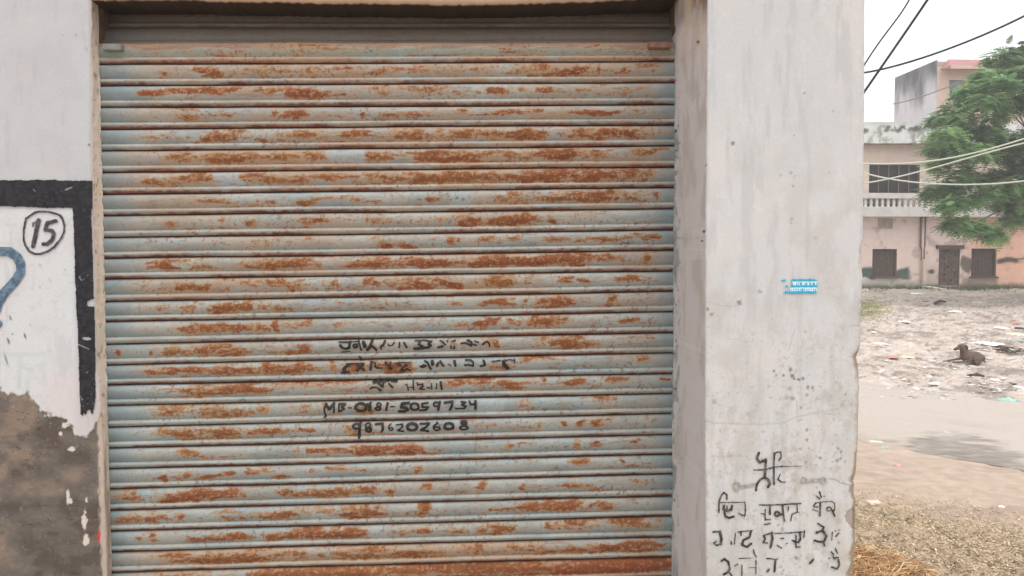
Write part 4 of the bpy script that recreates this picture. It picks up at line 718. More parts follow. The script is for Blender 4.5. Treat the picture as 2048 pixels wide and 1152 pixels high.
# torn blue paper strip stuck on the pillar
def paper(gx, gy):
    n = (fbm(gx/6, gy/6, 281, 3)-.5)
    body = (gx > 1583+n*5 - (gy > 576)*4) & (gx < 1636+n*3 - np.abs(gy-566)*.12) & (gy > 558.5+n*3+sst(1628, 1637, gx)*3) & (gy < 587+n*2.5)
    tail = (gx > 1568+n*3) & (gx < 1586) & (gy > 581+n*3) & (gy < 586.5+n*2)
    bit = np.hypot((gx-1567)/5, (gy-561)/2.6)+n < 1
    bit2 = np.hypot((gx-1573)/3, (gy-573)/2.6)+n < 1
    return (body | tail | bit | bit2).astype(float)
def paper_c(gx, gy):
    c = np.broadcast_to(lin(60, 164, 196), gx.shape+(3,)).copy()
    r1 = (gy > 563) & (gy < 570.5); r2 = (gy > 575) & (gy < 582.5)
    g1 = (np.sin(gx*1.25+np.sin(gx*.5)*2) > -.35) & (np.abs(gx-1601) > 1.2) & (np.abs(gx-1613.5) > 1.3) & (np.abs(gx-1621) > 1.1)
    g2 = (np.sin(gx*1.45+2) > -.4) & (np.abs(gx-1605) > 2.4)
    hl = (np.abs(gy-564) < .8) | (np.abs(gy-576) < .8)
    m = (r1 & (g1 | (np.abs(gy-564) < .8)) & (gx > 1584)) | (r2 & (g2 | (np.abs(gy-576) < .8)))
    return mix(c, lin(222, 234, 240), m*.85)
o = skin('torn_paper', inkM, None, (1558, 552, 1644, 592), paper, surf_pillar, paper_c, .6)
tag(o, 'torn bright blue paper strip with white lettering pasted on the white pillar', 'paper label')

# ------------------------------------------------------------------ pink house across the lot
YH = 32.0
house = empty('pink_house', P(1860, 575, YH)); tag(house, 'faded pink house with balcony behind the tree, bricked doorway and barred windows', 'house')
HM = material('house_paint', attr=True, rough=.92, var=.07, scale=3, bump=.15, bscale=20, spec=.1)
def hx(px, Y=YH): return float(P(px, 505, Y)[0])
def hz(py, px=1850, Y=YH): return float(P(px, py, Y)[2])
xL, xR = hx(1590), hx(2260)
holesG = [(1745, 1794, 498, 553), (1878, 1920, 498, 571), (1943, 1993, 497, 553)]
holesF = [(1735, 1836, 329, 386)]
def wall_sheet(name, x0, x1, z0, z1, Y, holes, colf, parent, rec=.22):
    hs_ = [(hx(a, Y), hx(b_, Y), hz(d_, (a+b_)/2, Y), hz(c_, (a+b_)/2, Y)) for (a, b_, c_, d_) in holes]
    gx = np.unique(np.round(np.concatenate([np.arange(x0, x1, .07), [x1]] + [[h[0], h[1]] for h in hs_]), 5))
    gz = np.unique(np.round(np.concatenate([np.arange(z0, z1, .06), [z1]] + [[h[2], h[3]] for h in hs_]), 5))
    Xg, Zg = np.meshgrid(gx, gz); cx = (gx[:-1]+gx[1:])/2; cz = (gz[:-1]+gz[1:])/2
    CX, CZ = np.meshgrid(cx, cz); keep = np.ones(CX.shape, bool)
    for h in hs_: keep &= ~((CX > h[0]) & (CX < h[1]) & (CZ > h[2]) & (CZ < h[3]))
    Vv = np.stack([Xg, np.full_like(Xg, Y), Zg], -1); px, py = proj(Vv)
    f = grid_faces(*Xg.shape, keep=keep); cl = colf(Xg, Zg, px, py).reshape(-1, 3); Vv = Vv.reshape(-1, 3)
    for h in hs_:
        q = [(h[0], h[2]), (h[1], h[2]), (h[1], h[3]), (h[0], h[3])]
        for k in range(4):
            a, b_ = q[k], q[(k+1) % 4]; n0 = len(Vv)
            Vv = np.concatenate([Vv, [[a[0], Y, a[1]], [b_[0], Y, b_[1]], [b_[0], Y+rec, b_[1]], [a[0], Y+rec, a[1]]]])
            cl = np.concatenate([cl, np.repeat(lin(176, 152, 140, .8)[None], 4, 0)]); f = np.concatenate([f, [[n0, n0+1, n0+2, n0+3]]])
    return link(name, np_mesh(name, Vv, f, cl, smooth=False), HM, parent), hs_
def colG(X, Z, px, py):
    c = np.broadcast_to(lin(228, 207, 197, 1), X.shape+(3,)).copy()
    c = mix(c, lin(228, 180, 156, 1), sst(1915, 1960, px)*.85)
    c = mix(c, lin(234, 212, 205, 1), sst(.5, .75, fbm(X*1.1, Z*1.1, 301, 4))*.6)
    c = mix(c, lin(186, 112, 96, .8), sst(1990, 2010, px)*sst(505, 516, py)*sst(532, 522, py)*sst(.3, .5, fbm(X*1.2, Z*2, 302, 3))*.7)
    pe = 540 + (fbm(X*1.6, Z*1.0, 303, 4)-.5)*26
    lowm = sst(-3, 3, py-pe)*sst(1845, 1838, px)
    c = mix(c, lin(98, 112, 104, .7), lowm*sst(561, 556, py + (fbm(X*2, Z*2, 304, 3)-.5)*8)*sst(.38, .5, fbm(X*1.3, Z*2, 305, 3)))
    c = mix(c, lin(206, 206, 196, .8), sst(556, 562, py + (fbm(X*2, Z*2, 304, 3)-.5)*8)*sst(1885, 1840, px)*.85)
    c = mix(c, lin(190, 172, 160, .75), sst(1848, 1856, px)*sst(1890, 1880, px)*sst(520, 545, py)*.5)
    k = np.hypot((px-1863)/7, (py-543)/5)+(fbm(X*3, Z*3, 306, 3)-.5)
    c = mix(c, lin(110, 98, 90, .7), sst(1.1, .8, k))
    k = np.hypot((px-1932)/12, (py-530)/18)+(fbm(X*3, Z*3, 307, 3)-.5)*1.2
    c = mix(c, lin(112, 106, 98, .7), sst(1.1, .8, k)*.9)
    rr = sst(7, 3, np.abs(py-520 - (fbm(X*1.1, Z*0, 308, 3)-.5)*14))*sst(1990, 1998, px)
    c = mix(c, lin(100, 88, 76, .7), rr*sst(.35, .5, fbm(X*2.4, Z*3, 309, 3)))
    c = mix(c, lin(170, 160, 146, .75), sst(1918, 1930, px)*sst(2000, 1990, px)*sst(548, 560, py)*.8)
    c = mix(c, lin(124, 118, 92, .7), sst(564, 574, py + (fbm(X*2.2, Z*2, 310, 3)-.5)*14)*.8)
    c = mix(c, lin(150, 128, 118, .75), sst(.64, .72, fbm(X*3, Z*3, 311, 4))*.4)
    return c
def colF(X, Z, px, py):
    c = np.broadcast_to(lin(228, 209, 195, 1), X.shape+(3,)).copy()
    c = mix(c, lin(216, 192, 182, 1), sst(.45, .7, fbm(X*.8, Z*1.2, 321, 4))*.6)
    c = mix(c, lin(112, 114, 108, .8), sst(388, 392, py)*sst(1815, 1795, px)*.9)  # dark band: shade behind the balusters, painted onto the wall
    c = mix(c, lin(206, 204, 196, .8), sst(1832, 1840, px)*sst(1870, 1856, px)*sst(345, 360, py)*sst(.3, .5, fbm(X*2, Z*2, 322, 3))*.9)
    c = mix(c, lin(120, 124, 112, .7), sst(1836, 1840, px)*sst(1852, 1846, px)*sst(350, 354, py)*sst(.5, .6, fbm(X*3, Z*3, 323, 3)))
    return c
zg0, zg1 = -.4, hz(432)
gw, hg = wall_sheet('wall', xL, xR, zg0, zg1+.1, YH, holesG, colG, house)
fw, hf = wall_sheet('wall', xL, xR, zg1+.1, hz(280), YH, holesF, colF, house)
# solid body behind the skins
bodyM = material('house_back', lin(196, 170, 156), rough=.9, var=.1, scale=2)
MB().box(xL, xR, YH+.24, YH+9, -.4, hz(286)).build('rear_wall', bodyM, house)
# stained white parapet band
def colP(X, Z, px, py):
    c = np.broadcast_to(lin(222, 222, 218, .97), X.shape+(3,)).copy()
    n = fbm(X*5, Z*3.5, 331, 5, .6); c = mix(c, lin(150, 150, 140, .8), sst(.48, .66, n)*.8)
    c = mix(c, lin(74, 76, 70, .7), sst(.46, .6, fbm(X*4, Z*3, 332, 4))*sst(10, 3, np.abs(py-258 - (fbm(X*3, X*0, 336, 3)-.5)*12))*.85)
    c = mix(c, lin(222, 222, 218, .8), sst(253, 249, py)*.8)
    return c
yp_ = YH-.55
z0p, z1p = hz(286, 1790, yp_), hz(244, 1790, yp_)
gx = np.arange(xL, hx(2260, yp_), .06); gz = np.linspace(z0p, z1p, 26)
Xg, Zg = np.meshgrid(gx, gz)
Zg = Zg + (Zg < z0p+.01)*(.06*(fbm(Xg*3, Xg*0, 333, 3)-.5))
pv = np.stack([Xg, np.full_like(Xg, yp_) + .02*(fbm(Xg*3, Zg*3, 334, 3)-.5), Zg], -1); px, py = proj(pv)
cl = colP(Xg, Zg, px, py)
top = pv[-1].copy(); top[:, 1] += .8; bot = pv[0].copy(); bot[:, 1] += .6
pv = np.concatenate([bot[None], pv, top[None]]); cl = np.concatenate([np.broadcast_to(lin(150, 124, 110, .75), (1,)+cl.shape[1:]), cl, cl[-1:]])
link('parapet', np_mesh('parapet', pv, grid_faces(*pv.shape[:2]), cl, smooth=False), HM, house)
# windows
darkM = material('dark_interior', lin(52, 47, 46), rough=.6, var=.2, scale=3)
woodM = material('brown_boards', lin(104, 88, 78), rough=.85, var=.35, scale=6)
barM = material('dull_bars', lin(132, 112, 106), rough=.8, var=.1)
frameM = material('window_frame', lin(92, 78, 70), rough=.8, var=.15)
sillM = material('pale_sill', lin(200, 194, 186), rough=.9, var=.12, scale=3)
def barred(h, n, back, parent, nm='window', big=False):
    o = MB().box(h[0]+.001, h[1]-.001, YH+.16, YH+.2, h[2]+.001, h[3]-.001).build(nm, back, parent)
    f = MB(); t = .05
    f.box(h[0]+.002, h[0]+t, YH+.08, YH+.14, h[2]+.002, h[3]-.002); f.box(h[1]-t, h[1]-.002, YH+.08, YH+.14, h[2]+.002, h[3]-.002)
    f.box(h[0]+t, h[1]-t, YH+.082, YH+.138, h[3]-t, h[3]-.003); f.box(h[0]+t, h[1]-t, YH+.082, YH+.138, h[2]+.003, h[2]+t)
    f.build('frame', frameM, o)
    g = MB()
    for k in range(1, n):
        xx = h[0]+(h[1]-h[0])*k/n
        g.tube([(xx, YH+.06, h[2]), (xx, YH+.06, h[3])], .022 if big else .012, 6)
    g.build('bars', barM if big else frameM, o)
    return o
tag(barred(hf[0], 5, darkM, house, big=True), 'wide dark upper window with four bars')
for h in (hg[0], hg[2]):
    o = barred(h, 9, woodM, house)
    MB().box(h[0]-.08, h[1]+.08, YH-.07, YH+.02, h[2]-.07, h[2]-.002).build('sill', frameM, o)
# bricked-up doorway
BM = bpy.data.materials.new('old_brick'); BM.use_nodes = True
n_ = BM.node_tree.nodes; l_ = BM.node_tree.links; bt = n_.new('ShaderNodeTexBrick'); tcn = n_.new('ShaderNodeTexCoord'); mp = n_.new('ShaderNodeMapping')
mp.inputs['Rotation'].default_value = (math.radians(90), 0, 0); l_.new(tcn.outputs['Object'], mp.inputs['Vector']); l_.new(mp.outputs[0], bt.inputs['Vector'])
bt.inputs['Scale'].default_value = 2.2; bt.inputs['Color1'].default_value = (*lin(130, 106, 92), 1); bt.inputs['Color2'].default_value = (*lin(98, 84, 76), 1); bt.inputs['Mortar'].default_value = (*lin(160, 144, 130), 1); bt.inputs['Mortar Size'].default_value = .03
l_.new(bt.outputs['Color'], n_['Principled BSDF'].inputs['Base Color']); n_['Principled BSDF'].inputs['Roughness'].default_value = .95
h = hg[1]
bk = MB(); nb = 16; zz = np.linspace(h[2]-.3, h[3]-.004, nb+1)
for k in range(nb):
    off = .5*(k % 2); wbk = (h[1]-h[0])/3.0
    xx = [h[0]+.002] + [h[0]+(j+off)*wbk for j in range(1, 3)] + [h[1]-.002]
    for j in range(len(xx)-1):
        y_ = YH+.05+random.uniform(0, .06); bk.box(xx[j]+.012, xx[j+1]-.012, y_, YH+.2, zz[k]+.012, zz[k+1]-.004)
bk.box(h[0]+.003, h[1]-.003, YH+.14, YH+.19, h[2]-.3, h[3]-.006)
door = bk.build('bricked_doorway', material('loose_brick', lin(112, 94, 84), rough=.95, var=.35, scale=5), house); tag(door, 'doorway filled with rough brown brick')
MB().box(h[0]-.14, h[1]+.12, YH-.10, YH+.06, h[3]+.002, h[3]+.16).build('lintel', frameM, house)
# balcony: slab, rail, balusters
balc = empty('balcony', P(1800, 432, YH)); balc.parent = house; balc.matrix_parent_inverse = Matrix.Translation(house.location).inverted()
yb = YH-.4
whiteM = material('balcony_white', lin(212, 208, 204), rough=.9, var=.14, scale=2.5)
bx1 = hx(2080, yb)
def bz(py): return hz(py, 1790, yb)
link('slab', MB().box(xL, bx1, yb, YH-.01, bz(433), bz(413.5)).mesh('slab'), whiteM, balc)
link('rail', MB().box(xL, bx1, yb+.02, yb+.20, bz(396.5), bz(386.5)).mesh('rail'), whiteM, balc)
bp = [(.07, 0), (.07, .04), (.045, .06), (.075, .16), (.05, .27), (.04, .30), (.065, .33), (.065, bz(396.5)-bz(413.5)-.002)]
bme = MB().lathe((0, 0, 0), bp, 8).mesh('baluster', smooth=True); bme.materials.append(whiteM)
for k in range(26):
    xb_ = hx(1729+11.3*k, yb+.1)
    o = bpy.data.objects.new('baluster', bme); COL.objects.link(o); o.parent = balc
    o.location = (xb_-house.location.x*0, yb+.11, bz(413.5)+.001); o.matrix_parent_inverse = Matrix.Translation(balc.location+house.location*0).inverted()
ventM = material('vent_frame', lin(168, 158, 138), rough=.9, var=.2, scale=6)
v = MB(); va, vb = P(1757, 437, YH-.02), P(1785, 457, YH-.02)
v.box(va[0], vb[0], YH-.05, YH-.004, vb[2], vb[2]+.06); v.box(va[0]+.001, va[0]+.06, YH-.045, YH-.004, vb[2]+.061, va[2]); v.box(vb[0]-.06, vb[0]-.001, YH-.045, YH-.004, vb[2]+.061, va[2])
v.box((va[0]+vb[0])/2-.03, (va[0]+vb[0])/2+.03, YH-.045, YH-.004, vb[2]+.061, va[2]); v.box(va[0]+.05, vb[0]-.05, YH-.014, YH-.003, vb[2]+.05, va[2]-.002)
v.build('vent', ventM, house)
pipeM = material('pale_pipe', lin(206, 188, 180), rough=.7, var=.1); pipeD = material('brown_pipe', lin(120, 92, 84), rough=.8, var=.2)
a = P(1846.5, 434, YH-.08); c_ = P(1846.5, 574, YH-.08)
MB().tube([(a[0], YH-.08, a[2]), (a[0], YH-.08, c_[2])], .045, 8).build('drainpipe', pipeM, house, smooth=True)
d1 = P(1842, 434, YH-.08)[0]; d2 = P(1851.5, 434, YH-.08)[0]; zj = hz(492)
MB().tube([(d1, YH-.07, a[2]), (d1, YH-.07, zj), (a[0]-.05, YH-.1, zj-.15), (a[0]-.05, YH-.1, hz(520))], .028, 6).tube([(d2, YH-.07, a[2]), (d2, YH-.07, zj), (a[0]+.06, YH-.1, zj-.15), (a[0]+.06, YH-.1, hz(518))], .028, 6).build('conduit', pipeD, house, smooth=True)
# upper storey
xu0 = hx(1866); zu0 = hz(286); zu1 = hz(119, 1866)
def colU(X, Z, px, py):
    c = np.broadcast_to(lin(220, 192, 178, .97), X.shape+(3,)).copy()
    return mix(c, lin(226, 206, 192, .8), sst(.45, .7, fbm(X, Z, 341, 4))*.6)
uw, hu = wall_sheet('wall', xu0, xR, zu0-.05, zu1-.3, YH+.02, [(1890, 1921, 160, 200)], colU, house)
ys = np.linspace(YH+.02, YH+3.35, 50); zs = np.linspace(zu0-.3, zu1, 90)
Yg, Zg = np.meshgrid(ys, zs)
sv = np.stack([np.full_like(Yg, xu0), Yg, Zg], -1)
sc = np.broadcast_to(lin(208, 207, 210, .97), Yg.shape+(3,)).copy()
hh = (zu1-Zg)
sc = mix(sc, lin(112, 112, 114, .7), np.clip(sst(1.9, .2, hh + (fbm(Yg*1.6, Zg*.6, 343, 5)-.5)*2.6), 0, 1)*.8)
sc = mix(sc, lin(84, 86, 84, .7), sst(.52, .7, fbm(Yg*2.5, Zg*.5, 344, 4))*sst(2.2, .6, hh)*.55)
sc = mix(sc, lin(120, 122, 118, .7), sst(.45, .65, fbm(Yg*2, Zg*2, 345, 4))*sst(zu0+.9, zu0, Zg)*.8)
tag(link('wall', np_mesh('side_wall', sv, grid_faces(*Yg.shape), sc, smooth=False), HM, house), 'rain-stained grey side wall of the top storey')
MB().box(xu0+.01, xR, YH+.26, YH+3.34, zu0-.3, zu1-.01).build('rear_wall', bodyM, house)
blueM = material('blue_board', lin(132, 144, 150), rough=.7, var=.15)
h = hu[0]; o = MB().box(h[0]+.002, h[1]-.002, YH+.16, YH+.2, h[2]+.002, h[3]-.002).build('window', darkM, house)
MB().box(h[0]+.003, h[1]-.003, YH+.10, YH+.13, h[2]+(h[3]-h[2])*.5, h[3]-.003).build('panel', blueM, o)
f = MB(); f.box(h[0]+.003, h[0]+.08, YH+.08, YH+.14, h[2]+.003, h[2]+(h[3]-h[2])*.5-.002); f.box(h[1]-.1, h[1]-.003, YH+.08, YH+.14, h[2]+.003, h[2]+(h[3]-h[2])*.5-.002); f.box((h[0]+h[1])/2-.05, (h[0]+h[1])/2+.05, YH+.08, YH+.14, h[2]+.003, h[2]+(h[3]-h[2])*.5-.002)
f.box(h[0]+.081, h[1]-.101, YH+.081, YH+.139, h[2]+.004, h[2]+.06)
f.build('frame', sillM, o)
redM = material('faded_red', lin(166, 120, 118), rough=.85, var=.15, scale=2)
zs0, zs1, zs2 = hz(137, 1900), hz(130, 1900, YH-.7), hz(115, 1900)
n0 = MB(); xs0, xs1 = hx(1872), xR
n0.v = [(xs0, YH-.7, zs1), (xs1, YH-.7, zs1), (xs1, YH+.3, zs2), (xs0+.5, YH+.3, zs2), (xs0, YH-.7, zs1-.14), (xs1, YH-.7, zs1-.14), (xs1, YH+.015, zs0-.02), (xs0, YH+.015, zs0-.02)]
n0.f = [(0, 1, 2, 3), (4, 5, 1, 0), (7, 6, 5, 4), (0, 3, 7, 4)]
sun_sh = n0.build('sunshade', redM, house); tag(sun_sh, 'faded red sloping sunshade')
mm = sun_sh.data; mm.materials.append(material('shade_under', lin(206, 178, 162), rough=.9)); mm.polygons[1].material_index = 1; mm.polygons[2].material_index = 1

# ------------------------------------------------------------------ tree
tree = empty('leafy_tree', (18.6, 24.0, float(h_ground(24.0)))); tag(tree, 'leafy green feathery tree hanging over the front of the pink house', 'tree')
barkM = material('bark', lin(98, 82, 68), rough=.95, var=.3, scale=8, bump=.4, bscale=20)
tb = MB(); B0 = np.array([18.7, 24.2, -.1])
tb.tube([B0, B0+[.05, 0, 1.2], B0+[-.1, 0, 2.4], B0+[-.3, -.1, 3.4]], [.30, .24, .21, .18], 10)
CL = [  # px, py, radius px, depth offset
 (2005, 118, 34, .5), (2035, 100, 30, .6), (1975, 150, 26, .2), (2040, 150, 40, 0), (1998, 165, 30, -.4), (1950, 178, 26, .1), (1925, 190, 18, .2), (1968, 200, 26, -.4), (2000, 205, 28, .2), (2040, 200, 30, .5),
 (1990, 232, 20, -.2), (1902, 220, 24, .3), (1880, 238, 20, .2), (1922, 240, 28, -.2), (1895, 268, 30, -.4), (1950, 262, 32, .3), (1985, 268, 28, -.3), (1872, 292, 24, .4), (1908, 300, 34, 0), (1950, 305, 34, -.5), (2000, 300, 34, .2), (2040, 280, 34, -.3), (2045, 320, 32, .3), (1880, 325, 22, .1), (1922, 345, 26, -.3), (1900, 372, 24, .2), (1950, 360, 26, .3), (2000, 345, 24, .4), (2020, 370, 26, -.3), (1982, 385, 28, -.2), (1935, 395, 28, 0), (1905, 405, 24, -.4), (1872, 378, 20, .3), (1858, 385, 12, .2), (2010, 405, 26, .2), (2040, 395, 26, -.2), (1890, 412, 14, .1),
 (1915, 442, 22, -.3), (1948, 448, 26, -.2), (1978, 458, 18, -.4), (1995, 468, 14, -.5), (1900, 446, 12, -.2), (2025, 435, 24, 0), (2045, 425, 22, .3), (1930, 456, 14, -.4),
 (2090, 120, 50, .4), (2090, 200, 55, 0), (2100, 280, 60, .3), (2090, 350, 55, -.4), (2100, 420, 50, .2), (2160, 100, 55, .2), (2170, 190, 60, 1), (2170, 270, 60, -1), (2180, 350, 60, 1), (2180, 420, 50, -.6), (2250, 150, 60, .5), (2260, 240, 65, 0), (2270, 330, 60, .3), (2250, 400, 50, -.5)]
cen = [(P(a, b_, 23.6+d_*1.6), r_*23.6/FPX) for (a, b_, r_, d_) in CL]
for k in range(26):                                            # the far side of the crown
    th = rng.uniform(0, 2*math.pi); rr = 4.6*math.sqrt(rng.uniform(.1, 1))
    p = np.array([19.4+rr*math.cos(th), 25.6+abs(rr*math.sin(th))*.8, rng.uniform(3.2, 7.4)])
    pp = proj(p)
    if pp[0] < 2050: continue
    cen.append((p, .7))
top = B0+np.array([-.3, -.1, 3.4])
for k, (p, r_) in enumerate(cen):
    if k % 4 == 0 or k > 54:
        m1 = top + (p-top)*.45 + np.array([0, 0, .5]) + rng.normal(0, .15, 3)
        tb.tube([top + rng.normal(0, .04, 3), m1, p - (p-m1)*.1], [.07, .03, .008], 6)
tb.build('trunk', barkM, tree, smooth=True)
leafM = material('leaf', attr=True, rough=.6, var=.2, scale=1.2, spec=.25, transl=.35)
LVs, LCs = [], []
for (p, r_) in cen:
    ns = int(30 + 400*r_*r_); shade = rng.uniform(.66, 1.3)
    tint = rng.uniform(0, 1)
    for s in range(ns):
        d = rng.normal(0, 1, 3); d /= np.linalg.norm(d); rad = r_*rng.uniform(.15, 1)**.45
        b0 = p + d*rad*np.array([.86, .9, .62])
        ax = np.array([d[0]*.7, d[1]*.7, 0]) + rng.normal(0, .5, 3)*[1, 1, .5]; ax[2] -= .25; ax /= np.linalg.norm(ax)
        sd = np.cross(ax, [0, 0, 1.0]); sd /= np.linalg.norm(sd)+1e-6; nn = np.cross(sd, ax)
        L = rng.uniform(.26, .5); nl_ = 6
        tt_ = (np.arange(nl_)+1)/nl_
        mid = b0 + ax*L*tt_[:, None] - np.array([0, 0, .10])*(tt_**2)[:, None]*L
        g0 = mix(lin(108, 148, 98), lin(150, 174, 118), rng.uniform(0, 1)*.6+tint*.4).reshape(3)*rng.uniform(.75, 1.2)*shade
        for sg in (-1, 1):
            ll = .125*np.sin(math.pi*(.15+.8*tt_))[:, None]+.015
            tip = mid + sd*sg*ll + ax*.03 - np.array([0, 0, .018])
            wv = ax*.036
            q = np.stack([mid-wv*.4, mid+wv, tip+wv*.3, tip-wv*.5], 1)
            LVs.append(q.reshape(-1, 3)); LCs.append(np.repeat(g0[None], nl_*4, 0))
LVs = np.concatenate(LVs); LCs = np.concatenate(LCs)
lf = np.arange(len(LVs)).reshape(-1, 4)
link('crown', np_mesh('crown', LVs, lf, LCs, smooth=False), leafM, tree)

# ------------------------------------------------------------------ overhead wires
blackW = material('black_cable', lin(52, 54, 58), rough=.6, var=.1); whiteW = material('white_cable', lin(196, 200, 186), rough=.7, var=.05)
def wire(pts, Ya, Yb, r, mat, label):
    """pts in picture order; the cable keeps on behind the shop and out past the frame"""
    n = len(pts); out = []
    xs_ = np.array([p[0] for p in pts], float); ys_ = np.array([p[1] for p in pts], float)
    s = np.linspace(0, 1, n); ss = np.linspace(0, 1, 60)
    A = np.vander(s, min(4, n)); cx_ = np.linalg.lstsq(A, xs_, rcond=None)[0]; cy_ = np.linalg.lstsq(A, ys_, rcond=None)[0]
    B = np.vander(ss, min(4, n)); px, py = B @ cx_, B @ cy_
    p = P(px, py, Ya+(Yb-Ya)*ss)
    d0 = p[0]-p[3]; d0 /= np.linalg.norm(d0); d1 = p[-1]-p[-4]; d1 /= np.linalg.norm(d1)
    if Ya < 20:                                  # fixed to the rear corner of the shop, out of sight behind the pillar
        e0 = np.array([xr_-.04, 5.0+.012*len(label), 3.0+.05*(len(label) % 5)])
        m0 = p[0] + d0*.25
        p = np.concatenate([[e0, e0*.6+m0*.4-[0, 0, .08], m0], p, [p[-1]+d1*6]])
    c = MB().tube(list(p), r, 6).mesh('overhead_wire', smooth=True)
    return tag(link('overhead_wire', c, mat), label, 'wire', 'overhead wires crossing between the shop and the house')
wire([(1700, 180), (1732, 127), (1745, 105), (1775, 60), (1795, 35), (1808, 18), (1820, -4), (1838, -45)], 9.0, 8.2, .009, blackW, 'thin dark wire dipping steeply beside the pillar, upper of the two steep ones')
wire([(1690, 240), (1731, 180), (1790, 95), (1856, -2), (1880, -40)], 8.6, 7.8, .0135, blackW, 'thicker straight dark cable running steeply up from the pillar')
wire([(1690, 150), (1732, 142), (1790, 132), (1850, 115), (1920, 92), (1990, 58), (2048, 30), (2110, 0)], 10, 8.5, .013, blackW, 'long dark cable sagging gently above the house roof')
wire([(1690, 325), (1736, 327), (1790, 328), (1850, 324), (1905, 314), (1935, 312), (1990, 293), (2060, 272), (2120, 255)], 12, 11, .0125, whiteW, 'white cable passing just above the wide barred window')
wire([(1690, 372), (1736, 364), (1790, 354), (1840, 345), (1890, 330), (1940, 313), (2000, 298), (2060, 284), (2120, 270)], 12.3, 11.2, .0125, whiteW, 'white cable rising across the wide barred window')
wire([(1690, 330), (1736, 347), (1790, 359), (1850, 366), (1930, 371), (2000, 367), (2060, 358), (2120, 349)], 11.6, 10.8, .012, whiteW, 'lowest white cable sagging in front of the tree')
wire([(1786, 208), (1820, 200), (1860, 188), (1900, 172), (1960, 150)], 26, 25, .02, material('grey_cable', lin(150, 140, 142), rough=.7), 'faint grey wire crossing the stained top storey wall')

def gz_at(x, y):
    """height of the detailed ground"""
    i = np.clip(np.searchsorted(Ys, y), 1, len(Ys)-1); j = int(np.clip((x/y-As[0])/(As[1]-As[0]), 0, len(As)-2))
    return float(max(ZZ[i-1, j], ZZ[i, j], ZZ[i, j+1], ZZ[i-1, j+1]))

